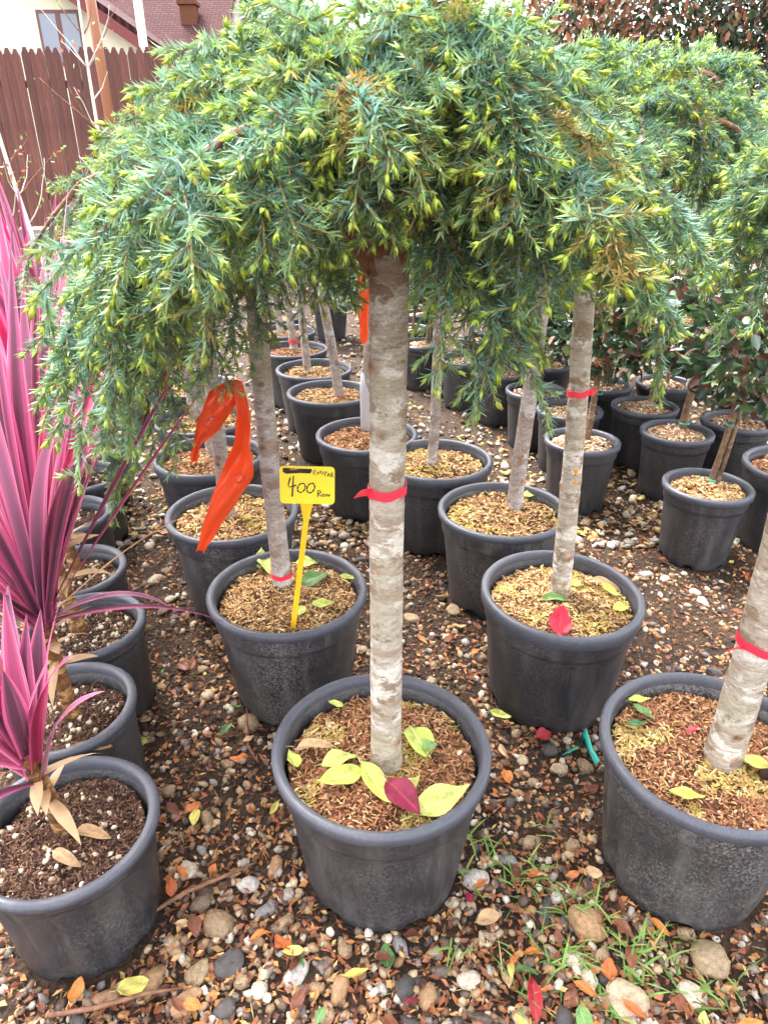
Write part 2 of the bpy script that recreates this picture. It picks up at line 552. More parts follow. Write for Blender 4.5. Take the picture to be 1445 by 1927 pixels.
def chips_mesh(r, heap, seed, count, pal, lmin=.006, lmax=.022, wmin=.0018, wmax=.0042, second=None):
    g = np.random.default_rng(seed + 100)
    rad = r * np.sqrt(g.random(count)) * .985
    th = g.random(count) * 2 * np.pi
    x, y = rad * np.cos(th), rad * np.sin(th)
    z = np.array([soil_z(a, b_, r, heap, seed) for a, b_ in zip(x, y)])
    P = np.stack([x, y, z + g.random(count) * .004 + .001], 1)
    yaw = g.random(count) * 2 * np.pi
    pit = g.normal(0, .28, count)
    d = np.stack([np.cos(yaw) * np.cos(pit), np.sin(yaw) * np.cos(pit), np.sin(pit)], 1)
    s = norm(np.cross(d, np.array([0, 0, 1.0])) + g.normal(0, .35, (count, 3)))
    nrm = np.cross(s, d)
    L = (lmin + (lmax - lmin) * g.random(count) ** 2)[:, None]
    W = (wmin + (wmax - wmin) * g.random(count))[:, None]
    T = W * .35
    V = np.stack([P - d * L / 2 - s * W * .4, P - d * L / 2 + s * W * .4,
                  P - s * W / 1.6 + nrm * T, P + s * W / 1.6 + nrm * T,
                  P + d * L / 2 - s * W * .3, P + d * L / 2 + s * W * .3], 1).reshape(-1, 3)
    b0 = np.arange(count)[:, None] * 6
    F = np.concatenate([b0 + np.array([0, 2, 3, 1]), b0 + np.array([2, 4, 5, 3])])
    p = np.array(PAL[pal])
    col = p[g.integers(0, len(p), count)]
    if second:
        p2 = np.array(PAL[second])
        blob = np.array([nz(a * 9 + seed, b_ * 9, 5) for a, b_ in zip(x, y)])
        use = blob > .16
        col[use] = p2[g.integers(0, len(p2), int(use.sum()))]
    col = col * (0.75 + .5 * g.random((count, 1)))
    return new_mesh('mulch', V, F, col=np.repeat(col, 6, 0), smooth=False)

def stone_mesh(seed, sub=2, flat=.65, ang=.3):
    bm = bmesh.new()
    bmesh.ops.create_icosphere(bm, subdivisions=sub, radius=1)
    g = random.Random(seed)
    ax = (1, g.uniform(.6, .95), g.uniform(flat * .7, flat))
    cuts = [(Vector((g.gauss(0, 1), g.gauss(0, 1), g.gauss(0, 1))).normalized(), g.uniform(.5, .85)) for _ in range(9)]
    for v in bm.verts:
        p = v.co.copy()
        if ang > 0:
            for nn, dd in cuts:
                e = p.dot(nn) - dd
                if e > 0:
                    p -= nn * e * min(1.0, ang * 2)
        k = 1 + .16 * mnoise.noise(p * 1.3 + Vector((seed, 0, 0))) + .05 * mnoise.noise(p * 4 + Vector((0, seed, 0)))
        v.co = Vector((p.x * ax[0], p.y * ax[1], p.z * ax[2])) * k
    V = np.array([v.co[:] for v in bm.verts])
    bm.verts.index_update()
    F = np.array([[v.index for v in f.verts] for f in bm.faces])
    bm.free()
    return V, F

def scatter_mesh(name, pts, sizes, cols, shapes, g, tilt=.3, sink=.35):
    Vs, Fs, Cs = [], [], []
    off = 0
    sh = [stone_mesh(*s) for s in shapes]
    pick = g.integers(0, len(sh), len(pts))
    for k, (SV, SF) in enumerate(sh):
        idx = np.where(pick == k)[0]
        m = len(idx)
        if not m:
            continue
        yaw = g.random(m) * 2 * np.pi
        tx, ty = g.normal(0, tilt, m), g.normal(0, tilt, m)
        cy_, sy_ = np.cos(yaw), np.sin(yaw)
        V = SV[None] * (sizes[idx][:, None, None])
        Z = V[..., 2] + V[..., 0] * tx[:, None] + V[..., 1] * ty[:, None]
        X = V[..., 0] * cy_[:, None] - V[..., 1] * sy_[:, None]
        Y = V[..., 0] * sy_[:, None] + V[..., 1] * cy_[:, None]
        W = np.stack([X, Y, Z], -1) + pts[idx][:, None, :]
        W[..., 2] += (sizes[idx] * sink)[:, None]
        Vs.append(W.reshape(-1, 3))
        Fs.append((SF[None] + (np.arange(m) * len(SV))[:, None, None] + off).reshape(-1, 3))
        Cs.append(np.repeat(cols[idx], len(SV), 0))
        off += m * len(SV)
    return new_mesh(name, np.concatenate(Vs), np.concatenate(Fs), col=np.concatenate(Cs))

STONECOL = np.array([(.34, .22, .12), (.46, .35, .22), (.13, .09, .065), (.3, .19, .1), (.52, .46, .38), (.07, .06, .055), (.4, .2, .09),
                     (.22, .19, .17), (.24, .12, .06), (.18, .12, .08), (.58, .49, .37), (.12, .08, .055), (.38, .27, .16)])

SOIL, MULCH = {}, {}
def fill_pot(root, kind, pal, second=None, heap=.012, drop=.042, count=1500, seed=1, big=False, bits=0):
    rt, h = POTR[kind]
    r = rt - .03
    key = (kind, seed, heap)
    if key not in SOIL:
        SOIL[key] = soil_mesh(r, heap, seed)
    so = obj('soil', SOIL[key], peat_soil if pal == 'peat' else husk_soil, root, (0, 0, h - drop))
    key2 = (kind, pal, second, count, seed, heap, bits)
    if key2 not in MULCH:
        sz = dict(lmin=.006, lmax=.024) if big else dict(lmin=.008, lmax=.026, wmin=.003, wmax=.007)
        if pal == 'peat':
            sz = dict(lmin=.003, lmax=.016, wmin=.001, wmax=.0032)
        if pal == 'perl':
            sz = dict(lmin=.006, lmax=.02, wmin=.004, wmax=.009)
        ch = chips_mesh(r, heap, seed, count, pal, second=second, **sz)
        bi = None
        if bits:
            g = np.random.default_rng(seed + 5)
            rad = r * np.sqrt(g.random(bits)) * .97
            th = g.random(bits) * 2 * np.pi
            P = np.stack([rad * np.cos(th), rad * np.sin(th), 0 * th], 1)
            P[:, 2] = [soil_z(a, b_, r, heap, seed) for a, b_ in P[:, :2]]
            sizes = .0014 + .0085 * g.random(bits) ** 3.4
            cols = np.array([(.62, .52, .36), (.7, .64, .5), (.5, .4, .27), (.66, .58, .46), (.34, .25, .16)])[g.integers(0, 5, bits)]
            bi = scatter_mesh('grit', P, sizes, cols, [(3, 1, .8, .2), (5, 1, .8, .3)], g, .4, .3)
        MULCH[key2] = (ch, bi)
    ch, bi = MULCH[key2]
    obj('mulch', ch, chip_m, so, kind='stuff')
    if bi:
        obj('grit', bi, pebble_m, so, kind='stuff')
    return h - drop

def make_pot(root, kind, tilt=(0, 0)):
    body, lip = POT[kind]
    p = obj('pot', body, pot_m, root)
    q = random.uniform(-.018, .018)
    p.scale = (1 + q, 1 - q, 1 + random.uniform(-.01, .01))
    p.rotation_euler = (0, 0, random.uniform(0, 6.28))
    obj('rim', lip, rim_m, p)
    return p

# ------------------------------------------------------------------ conifer crowns
NC = {'old': np.array((.045, .105, .075)), 'blue': np.array((.19, .33, .31)), 'mid': np.array((.09, .205, .13)),
      'new': np.array((.36, .47, .1)), 'rust': np.array((.32, .21, .075))}
def spine(P, d, L, K, droop, g, curl=.12):
    """positions and tangents of a drooping shoot"""
    ds = L / K
    pts, tan = [P], [d]
    side = g.normal(0, curl, 3)
    for i in range(K):
        d = d + np.array([0, 0, -droop / K]) + side / K
        d = d / np.linalg.norm(d)
        P = P + d * ds
        pts.append(P)
        tan.append(d)
    return np.array(pts), np.array(tan)

def crown_data(env, seed, n_main=26, per=17, top=.3, sub=8, spray_len=(.075, .15), needle=.0172, nw=.003, step=.0033, extra=()):
    """env(az) -> (radius, height of the tips relative to the graft). Returns branch paths, needle mesh and shoot-tip mesh."""
    g = np.random.default_rng(seed)
    branches = []
    axP, axT, axK, axS, axNew = [], [], [], [], []   # per node
    stems = []
    buds = []
    for i in range(n_main + len(extra)):
        if i < n_main:
            az = (2 * np.pi * (i + g.uniform(-.35, .35)) / n_main) % (2 * np.pi)
            s = [1.0, .62, .86, .42, .95, .72][i % 6] * g.uniform(.92, 1.06)
            Rm, zt = env(az)
            r = Rm * s
            ze = top * .55 * (1 - s ** 2) + zt * s ** 2
            zp = top * g.uniform(.8, 1.05) * (1.15 - .35 * s)
        else:   # single long limbs
            az, r, ze, zp = extra[i - n_main]
            az = math.radians(az)
            s, zt = 1.0, ze
        p1 = np.array([np.cos(az) * r * .5, np.sin(az) * r * .5, 2 * zp - ze * .5])
        p2 = np.array([np.cos(az + g.normal(0, .06)) * r, np.sin(az + g.normal(0, .06)) * r, ze])
        tt = np.linspace(0, 1, 12)[:, None]
        path = 2 * tt * (1 - tt) * p1 * .62 + tt ** 2 * p2
        path[:, :2] += np.cumsum(g.normal(0, .006, (12, 2)), 0)
        path[:, 2] = np.minimum(path[:, 2], top * 1.05)
        branches.append((path, .011 * (.6 + .5 * s)))
        bt = norm(np.gradient(path, axis=0))
        for j in range(per):
            u = (.12 + .88 * ((j + g.random()) / per)) ** .8
            k = u * 11
            k0 = min(10, int(k))
            P = path[k0] * (1 - (k - k0)) + path[k0 + 1] * (k - k0)
            t = bt[min(11, int(round(k)))]
            out = np.array([P[0], P[1], 0.0])
            out = out / max(1e-6, np.linalg.norm(out)) if np.linalg.norm(out) > .03 else np.array([np.cos(az), np.sin(az), 0])
            side = np.array([-out[1], out[0], 0]) * (1 if j % 2 else -1)
            upness = g.random()
            if u < .75 and upness < .42:   # shoots standing up on the top of the dome
                d = .45 * t + .55 * side * g.uniform(-.6, 1) + np.array([0, 0, g.uniform(.25, .8)]) + .3 * out
                dr = g.uniform(.5, 1.2)
                L = g.uniform(*spray_len) * .7
            else:
                d = .75 * t + side * g.uniform(.1, .95) + .25 * out + np.array([0, 0, g.uniform(-.45, .15)])
                dr = g.uniform(.5, 1.3)
                L = g.uniform(*spray_len) * (1 if u > .5 else .8)
                if u > .6 and g.random() < .5 and zt < .06:   # long weeping ends
                    L *= g.uniform(1.1, 1.6)
                    dr += .8
            d = d / np.linalg.norm(d)
            K = max(10, int(L / step))
            pts, tan = spine(P, d, L, K, dr, g)
            tone = g.random()
            axP.append(pts); axT.append(tan)
            axS.append(np.full(len(pts), tone)); axNew.append(np.linspace(0, 1, len(pts)) ** 3)
            stems.append((pts[::max(1, K // 4)], .0011))
            buds.append((pts[-1], tan[-1], g.uniform(.8, 1.2)))
            for m in range(sub):
                v = .2 + .78 * (m + g.random() * .6) / sub
                q = min(len(pts) - 1, int(v * K))
                tn = tan[q]
                sd = np.cross(tn, np.array([0, 0, 1.0]))
                sd = sd / max(1e-6, np.linalg.norm(sd))
                dd = tn * .75 + sd * (1 if m % 2 else -1) * g.uniform(.6, 1.25) + g.normal(0, .32, 3)
                dd = dd / np.linalg.norm(dd)
                Ls = g.uniform(.022, .052) * (1.15 - .45 * v)
                Ks = max(5, int(Ls / step))
                ps, ts = spine(pts[q], dd, Ls, Ks, g.uniform(.1, .5), g)
                axP.append(ps[1:]); axT.append(ts[1:])
                axS.append(np.full(len(ps) - 1, tone)); axNew.append(np.linspace(.1, 1, len(ps) - 1) ** 1.6)
                stems.append((ps[[0, -1]], .001))
                if g.random() < .75:
                    buds.append((ps[-1], ts[-1], g.uniform(.6, 1.1)))
    P = np.concatenate(axP); T = np.concatenate(axT); S = np.concatenate(axS); Nw = np.concatenate(axNew)
    n = len(P)
    P = np.repeat(P, 3, 0); T = np.repeat(T, 3, 0); S = np.repeat(S, 3); Nw = np.repeat(Nw, 3)
    N3 = len(P)
    ref = norm(g.normal(0, 1, (N3, 3)))
    rad = norm(np.cross(T, ref))
    a = np.radians(g.uniform(38, 72, N3) - 14 * Nw)[:, None]
    d = T * np.cos(a) + rad * np.sin(a)
    L = (needle * g.uniform(.75, 1.2, N3) * (1 - .25 * Nw))[:, None]
    w = norm(np.cross(d, T)) * (nw * g.uniform(.8, 1.15, N3))[:, None] * .5
    base = P + g.normal(0, .0005, (N3, 3))
    V = np.stack([base + d * L * .12 + w, base + d * L, base + d * L * .12 - w], 1).reshape(-1, 3)
    F = np.arange(N3)[:, None] * 3 + np.array([[0, 1, 2]])
    S1, N1 = S[:, None], Nw[:, None]
    col = NC['old'] * (1 - S1) + NC['mid'] * S1
    isblue = (g.random(N3) < .3 + .3 * (S < .5))[:, None]
    col = np.where(isblue, col * .25 + NC['blue'] * .75, col)
    rust = (((S > .88) & (g.random(N3) < .3)) | ((S > .97) & (g.random(N3) < .85)))[:, None]
    col = np.where(rust, NC['rust'], col)
    col = col * (1 - .58 * N1) + NC['new'] * (.58 * N1)
    col = col * g.uniform(.8, 1.2, (N3, 1))
    cv = np.repeat(col, 3, 0).reshape(N3, 3, 3)
    cv[:, 1] = cv[:, 1] * .88 + NC['new'] * .12
    # stems inside the same mesh
    SV, SF, SC = [], [], []
    off = len(V)
    for pts, r in stems:
        m = len(pts)
        t = norm(np.gradient(pts, axis=0))
        u = norm(np.cross(t, np.array([.2, .3, 1.0])))
        w2 = np.cross(t, u)
        ring = np.stack([pts + r * (u * np.cos(q) + w2 * np.sin(q)) for q in (0, 2.1, 4.2)], 1).reshape(-1, 3)
        SV.append(ring)
        for i in range(m - 1):
            for k in range(3):
                aa, bb = i * 3 + k, i * 3 + (k + 1) % 3
                SF += [(off + aa, off + bb, off + bb + 3), (off + aa, off + bb + 3, off + aa + 3)]
        f = np.repeat(np.linspace(0, 1, m), 3)[:, None]
        SC.append(np.array((.2, .1, .05)) * (1 - f) + np.array((.34, .3, .09)) * f)
        off += m * 3
    V = np.concatenate([V] + SV)
    F = np.concatenate([F, np.array(SF)])
    colr = np.concatenate([cv.reshape(-1, 3)] + SC)
    needles = new_mesh('needles', V, F, col=colr, smooth=False)
    # shoot tips
    BP = np.array([b_[0] for b_ in buds]); BT = np.array([b_[1] for b_ in buds]); BS = np.array([b_[2] for b_ in buds])
    m = len(BP)
    rep = 3   # leaflets in every tip
    BP, BT, BS = np.repeat(BP, rep, 0), np.repeat(BT, rep, 0), np.repeat(BS, rep)
    m = len(BP)
    BT = norm(BT + g.normal(0, .28, (m, 3)))
    u = norm(np.cross(BT, norm(g.normal(0, 1, (m, 3)))))
    w2 = np.cross(BT, u)
    Lb = (.0165 * BS * g.uniform(.8, 1.2, m))[:, None]
    rb_ = (.0026 * BS)[:, None]
    st = BP - BT * .004
    ringa = [st + BT * Lb * .45 + rb_ * (u * np.cos(q) + w2 * np.sin(q)) for q in np.arange(3) * np.pi / 1.5]
    V = np.stack([st] + ringa + [st + BT * Lb], 1).reshape(-1, 3)
    b0 = np.arange(m)[:, None] * 5
    tri = []
    for k in range(3):
        k2 = (k + 1) % 3
        tri += [(0, 1 + k, 1 + k2), (1 + k, 4, 1 + k2)]
    F = np.concatenate([b0 + np.array([t_]) for t_ in tri])
    bc = np.array((.54, .66, .09)) * g.uniform(.75, 1.15, (m, 1)) + g.normal(0, .015, (m, 3))
    warm = g.random(m) < .15
    bc[warm] = np.array((.52, .45, .08))
    bc = np.clip(bc, .01, .8)
    bcv = np.repeat(bc, 5, 0).reshape(m, 5, 3)
    bcv[:, 0:1] *= np.array((.62, .78, .7))
    tips = new_mesh('shoot_tips', V, F, col=bcv.reshape(-1, 3))
    return branches, needles, tips

BR_CACHE = {}
def add_crown(root, data, loc, rz=0.0, key=None):
    branches, needles, tips = data
    cr = obj('crown', needles, needle_m, root, loc, (0, 0, rz), kind='stuff')
    obj('shoot_tips', tips, bud_m, cr, kind='stuff')
    if key not in BR_CACHE:
        ms = []
        for path, r in branches:
            rad = np.linspace(r, r * .25, len(path))
            V, F, _ = tube(path, rad, 6, True, .1, 3)
            ms.append(new_mesh('branch', V, F))
        BR_CACHE[key] = ms
    for me in BR_CACHE[key]:
        obj('branch', me, twig_m, cr)
    return cr

TRUNK = {}
def add_trunk(root, p0, p1, r0, r1, m, seed, nk=5, bend=.01, sides=22, rings=70, extra_knots=()):
    g = random.Random(seed)
    p0, p1 = Vector(p0), Vector(p1)
    path, rad = [], []
    for i in range(rings + 1):
        f = i / rings
        p = p0.lerp(p1, f)
        p.x += bend * math.sin(f * 3.0 + seed) - bend * math.sin(seed)
        p.y += bend * .6 * math.sin(f * 4.1 + seed * 2)
        path.append(p)
        rr = r0 + (r1 - r0) * f
        rr *= 1 + .16 * math.exp(-f * 20)
        rad.append(rr)
    h = p1.z - p0.z
    knots = [(p0.z + g.uniform(.05, .95) * h, g.uniform(0, 2 * math.pi), g.uniform(.007, .014), g.uniform(.002, .0045)) for _ in range(int(nk * 1.6))]
    knots += list(extra_knots)
    V, F, M = tube(path, rad, sides, True, .05, seed, knots)
    me = new_mesh('trunk', V, F, col=np.array(M)[:, None] * np.ones((1, 3)))
    TRUNK[root.name] = (path, rad)
    return obj('trunk', me, m, root)

band_m, n, l, b = mat('red_tape', (.75, .03, .06), .35, .5)
def add_band(root, c, r, width=.018, tail=0.0, tdir=(-1, -.4, .25), tilt=0.0):
    """a strip of tape wound round the trunk with one loose end"""
    path, rad = TRUNK[root.name]
    k0 = min(range(len(path)), key=lambda i: abs(path[i].z - c[2]))
    c = path[k0]
    r = rad[k0] * 1.05
    V, F = [], []
    seg = 28
    for k in range(seg):
        th = 2 * math.pi * k / seg
        for j, (dz, dr) in enumerate(((-.5, .0014), (0, .0017), (.5, .0014))):
            V.append((c[0] + (r + dr) * math.cos(th), c[1] + (r + dr) * math.sin(th),
                      c[2] + dz * width + tilt * math.cos(th) * r + .0012 * math.sin(5 * th)))
    for k in range(seg):
        for j in range(2):
            a = k * 3 + j
            b2 = ((k + 1) % seg) * 3 + j
            F.append((a, b2, b2 + 1, a + 1))
    if tail:
        d = Vector(tdir).normalized()
        s = Vector((0, 0, 1)).cross(d).normalized() * .4 + Vector((0, 0, 1))
        s.normalize()
        st = Vector(c) + Vector((d.x, d.y, 0)).normalized() * (r * .9)
        b0 = len(V)
        for i in range(5):
            f = i / 4
            p = st + d * tail * f + Vector((0, 0, -.006 * f * f))
            w = width * (.5 + .12 * f)
            tw = s + Vector((.4 * f, -.3 * f, 0))
            V.append(tuple(p - tw * w)); V.append(tuple(p + tw * w))
        for i in range(4):
            a = b0 + i * 2
            F.append((a, a + 2, a + 3, a + 1))
    me = new_mesh('tie_band', V, F, smooth=False)
    o = obj('tie_band', me, band_m, root)
    md = o.modifiers.new('thickness', 'SOLIDIFY'); md.thickness = .0012
    return o

# ================================================================== THE SETTING
# ground: one sheet, finely divided where the camera looks, reaching far out
gx = np.unique(np.concatenate([np.linspace(-90, -3, 18), np.linspace(-3, 3, 150), np.linspace(3, 90, 18)]))
gy = np.unique(np.concatenate([np.linspace(-60, .2, 14), np.linspace(.2, 3.2, 90), np.linspace(3.2, 9, 70), np.linspace(9, 160, 22)]))
def ground_z(x, y):
    f = max(0.0, 1 - max(0, abs(x) - 2.2) / .8) * max(0.0, 1 - max(0, y - 7) / 2) * (1 if y > .2 else 0)
    return f * (.010 * nz(x * 5, y * 5, 1) + .007 * nz(x * 19, y * 19, 2) + .004 * nz(x * 50, y * 50, 4))
V = [(x, y, ground_z(x, y)) for y in gy for x in gx]
nx = len(gx)
F = np.array([(j * nx + i, j * nx + i + 1, (j + 1) * nx + i + 1, (j + 1) * nx + i) for j in range(len(gy) - 1) for i in range(nx - 1)])
ground = obj('ground', new_mesh('ground', V, F), soil_m)
ground['kind'] = 'structure'

# ------------------------------------------------------------------ where the pots stand: (x, y, pot radius at the foot)
FOOT = []
def clear(x, y, m=.0):
    for (a, b_, r) in FOOT:
        if (x - a) ** 2 + (y - b_) ** 2 < (r + m) ** 2:
            return False
    return True

def env_from(tab):
    tab = sorted(tab)
    def env(az):
        d = math.degrees(az) % 360
        for i in range(len(tab)):
            a0, r0, z0 = tab[i]
            a1, r1, z1 = tab[(i + 1) % len(tab)]
            span = (a1 - a0) % 360 or 360
            q = (d - a0) % 360
            if q <= span:
                f = q / span
                f = f * f * (3 - 2 * f)
                return r0 + (r1 - r0) * f, z0 + (z1 - z0) * f
        return tab[0][1:]
    return env

crown_main = crown_data(env_from([(0, .33, .06), (45, .38, -.02), (90, .42, -.08), (135, .42, -.06), (180, .38, .03), (225, .35, .1), (270, .29, .19), (315, .31, .13)]), 11, 36, 21, .37,
                        extra=((308, .16, -.03, .2), (304, .2, .02, .24), (335, .32, .04, .26), (20, .34, .04, .28), (248, .3, .1, .28), (290, .29, .1, .28), (235, .24, .08, .24), (262, .2, .13, .22), (278, .2, .13, .22), (320, .26, .06, .24),
                               (158, .4, .0, .24), (167, .41, -.06, .22), (175, .39, -.12, .2), (183, .41, -.06, .24), (189, .37, -.15, .18), (197, .38, -.07, .2), (206, .37, -.02, .22), (180, .33, .0, .24), (193, .31, -.02, .22), (214, .34, .02, .22), (225, .3, .04, .24)))
crown_left = crown_data(env_from([(0, .42, .04), (90, .45, -.05), (150, .4, -.06), (180, .38, -.18), (210, .4, -.2), (232, .4, -.1), (255, .36, .02), (280, .34, .12), (320, .36, .12)]), 23, 34, 19, .48,
                        extra=((163, .38, -.1, .36), (184, .36, -.25, .3), (203, .38, -.28, .3), (220, .4, -.34, .26), (228, .42, -.3, .3), (240, .4, -.28, .3),
                               (250, .36, -.2, .32), (264, .32, -.12, .32), (234, .36, -.24, .3), (170, .32, .08, .44), (208, .34, .06, .44)))
crown_right = crown_data(env_from([(0, .42, .1), (90, .42, .0), (180, .45, .1), (230, .4, .2), (270, .34, .24), (310, .36, .2), (340, .42, .14)]), 37, 32, 20, .58,
                         extra=((10, .28, .32, .5), (350, .4, .1, .46), (325, .36, .12, .44), (20, .42, .14, .5), (200, .3, .1, .4)))
crown_edge = crown_data(env_from([(0, .4, .0), (90, .34, .05), (140, .2, .16), (180, .12, .18), (220, .14, .18), (270, .3, .15)]), 41, 18, 13, .36,
                        extra=((190, .11, .06, .2), (165, .13, .12, .3)))
crown_a = crown_data(env_from([(0, .42, -.04), (120, .46, -.02), (240, .42, .0)]), 53, 20, 11, .42, sub=6, step=.0042, nw=.003)
crown_b = crown_data(env_from([(0, .45, .0), (90, .4, -.06), (200, .44, -.02)]), 67, 18, 11, .4, sub=6, step=.0042, nw=.003)

def conifer(loc, label, t0, t1, graft_z, r0, r1, bark_mat, crown, crown_rz, key, kind='big', soil=('husk', None), count=1400, seed=1,
            big=False, heap=.012, drop=.042, nk=5, bend=.01, cat='potted tree', group=None, knots=(), bits=0):
    root = empty('potted_conifer', (loc[0], loc[1], 0), label, cat, group)
    make_pot(root, kind)
    sz = fill_pot(root, kind, soil[0], soil[1], heap, drop, count, seed, big, bits)
    FOOT.append((loc[0], loc[1], .165))
    b0 = Vector((t0[0] - loc[0], t0[1] - loc[1], sz - .02))
    # the trunk runs on along the line t0 -> t1 until the graft
    a = Vector((t0[0], t0[1], t0[2])); c_ = Vector(t1)
    d = (c_ - a) / (c_.z - a.z)
    top = a + d * (graft_z - a.z)
    tp = Vector((top.x - loc[0], top.y - loc[1], graft_z))
    tr = add_trunk(root, b0, tp, r0, r1, bark_mat, seed, nk, bend, extra_knots=knots)
    add_crown(root, crown, tp - Vector((0, 0, .03)), crown_rz, key)
    return root, tr, sz

T = conifer
GRP = 'weeping conifers in black pots'
j1, j1t, _ = T((-.005, .966), 'weeping conifer on a straight pale trunk, lime and crimson leaves lying in its pot', (.005, .949, .3), (.003, .949, 1.22), 1.23,
               .0285, .0265, bark_pale, crown_main, 0, 'main', soil=('bark', 'moss'), count=5200, seed=4, big=True, bits=60, nk=7, bend=.003, group=GRP,
               drop=.05)
j2, j2t, _ = T((.631, .967), 'weeping conifer beside teal tape scrap, its trunk leaning with red tape halfway up', (.654, .962, .3), (.655, .962, .765), 1.18,
               .0335, .028, bark_pale, crown_edge, 0, 'edge', kind='big', soil=('bark', 'moss'), count=5200, seed=8, big=True, bits=90, group=GRP)
j3, j3t, _ = T((.463, 1.494), 'weeping conifer whose pot holds one bright red leaf by the rim', (.47, 1.53, .3), (.43, 1.543, 1.007), 1.14,
               .0255, .0225, bark_pale, crown_right, 0, 'right', kind='big2', soil=('husk', 'moss'), count=4200, seed=12, big=True, nk=12, group=GRP)
j4, j4t, _ = T((-.254, 1.51), 'weeping conifer with the yellow price sign stuck in its pot', (-.277, 1.582, .45), (-.272, 1.582, 1.046), 1.14,
               .026, .0225, bark_grey, crown_left, 0, 'left', soil=('husk', 'husk'), count=4200, seed=15, big=True, nk=9, group=GRP)
j5, j5t, _ = T((-.486, 1.951), 'weeping conifer in the pot directly behind the price sign pot, mossy mulch', (-.51, 1.989, .3), (-.526, 1.989, .684), 1.12,
               .024, .021, bark_grey, crown_a, 0, 'a', soil=('husk', 'moss'), count=2600, seed=18, group=GRP)
j6, _, _ = T((-.668, 2.43), 'weeping conifer in the second pot behind the price sign pot', (-.675, 2.511, .3), (-.686, 2.511, .717), 1.1,
             .022, .02, bark_grey, crown_b, 1.0, 'b', kind='big2', soil=('bark', 'husk'), count=2200, seed=21, group=GRP)
j7, _, _ = T((-.80, 2.86), 'weeping conifer in the third pot behind the price sign pot', (-.859, 2.939, .3), (-.859, 2.939, .658), 1.1,
             .022, .02, bark_grey, crown_a, 2.0, 'a', soil=('husk', None), count=1500, seed=24, group=GRP)
j8, _, _ = T((-.98, 3.36), 'weeping conifer at the back of the row by the pink cordylines', (-1.0, 3.42, .3), (-1.02, 3.42, .7), 1.1,
             .022, .02, bark_grey, crown_b, 3.1, 'b', soil=('husk', None), count=900, seed=27, group=GRP)
j9, _, _ = T((.387, 1.98), 'weeping conifer with mauve-grey knotty trunk leaning over two pale green leaves in its pot', (.437, 2.055, .3), (.43, 2.055, .861), 1.12,
             .026, .022, bark_grey, crown_b, .6, 'b', soil=('husk', 'moss'), count=2600, seed=30, nk=14, bend=.018, group=GRP)
j10, _, _ = T((.20, 2.40), 'weeping conifer with thin brown-streaked trunk between the grey-trunked pots', (.18, 2.39, .3), (.205, 2.39, .785), 1.1,
              .019, .017, bark_grey, crown_a, 4.0, 'a', kind='big2', soil=('husk', 'moss'), count=2200, seed=33, bend=.014, group=GRP)
j11, _, _ = T((-.072, 2.667), 'weeping conifer with a white sleeved trunk and orange ribbon, reddish mulch', (-.075, 2.80, .3), (-.069, 2.80, .856), 1.12,
              .022, .018, bark_grey, crown_b, 2.2, 'b', soil=('bark', None), count=2200, seed=36, group=GRP)
j12, _, _ = T((-.265, 3.26), 'weeping conifer with a kinked pale trunk and a scrap of red tape at its foot', (-.219, 3.25, .3), (-.252, 3.25, .67), 1.1,
              .024, .02, bark_grey, crown_a, 5.0, 'a', soil=('husk', None), count=1500, seed=39, bend=.02, group=GRP)
j13, _, _ = T((-.382, 3.68), 'weeping conifer with a slim bare trunk in the fifth pot along the price sign side', (-.421, 3.72, .3), (-.452, 3.72, .886), 1.12,
              .022, .018, bark_grey, crown_b, 4.4, 'b', soil=('husk', None), count=1200, seed=42, group=GRP)
j14, _, _ = T((-.549, 4.13), 'weeping conifer with red tape low on its far trunk', (-.556, 4.23, .3), (-.594, 4.23, .734), 1.1,
              .023, .02, bark_grey, crown_a, .9, 'a', soil=('bark', None), count=900, seed=45, group=GRP)
j15, _, _ = T((-.66, 4.62), 'weeping conifer in the last pot but one of the far row', (-.70, 4.7, .3), (-.73, 4.7, .6), 1.1,
              .023, .02, bark_grey, crown_b, 5.4, 'b', soil=('husk', None), count=700, seed=48, group=GRP)
j16, _, _ = T((-.80, 5.12), 'weeping conifer in the farthest pot of the conifer row', (-.83, 5.16, .3), (-.86, 5.16, .6), 1.1,
              .023, .02, bark_grey, crown_a, 1.7, 'a', soil=('husk', None), count=700, seed=51, group=GRP)
j17, _, _ = T((1.56, 2.331), 'pale green weeping conifer in the pot next to the staked shrubs', (1.60, 2.40, .3), (1.52, 2.40, .9), 1.36,
              .024, .02, bark_grey, crown_a, 3.6, 'a', soil=('bark', None), count=1200, seed=54, group=GRP)

# the dustier pots
for root in (j2, j4, j9, j5):
    for ch in root.children:
        if ch.name.split('.')[0] == 'pot':
            ch.material_slots[0].link = 'OBJECT'
            ch.material_slots[0].material = dusty_m
# red tape bands
def on(root, x, y, z):
    return (x - root.location.x, y - root.location.y, z)
add_band(j1, on(j1, .004, .949, .886), .0275, .015, .026, (-1, -.5, .35), .1)
add_band(j2, on(j2, .631, .962, .585), .0335, .016, .026, (-1, -.35, .3), -.25)
add_band(j3, on(j3, .4285, 1.5395, .86), .0238, .014, .02, (1, -.5, .6), .1)
add_band(j4, on(j4, -.277, 1.582, .335), .0275, .013)
add_band(j14, on(j14, -.557, 4.23, .36), .024, .018, .04, (1, -.4, .1))
add_band(j12, on(j12, -.22, 3.25, .31), .026, .012)
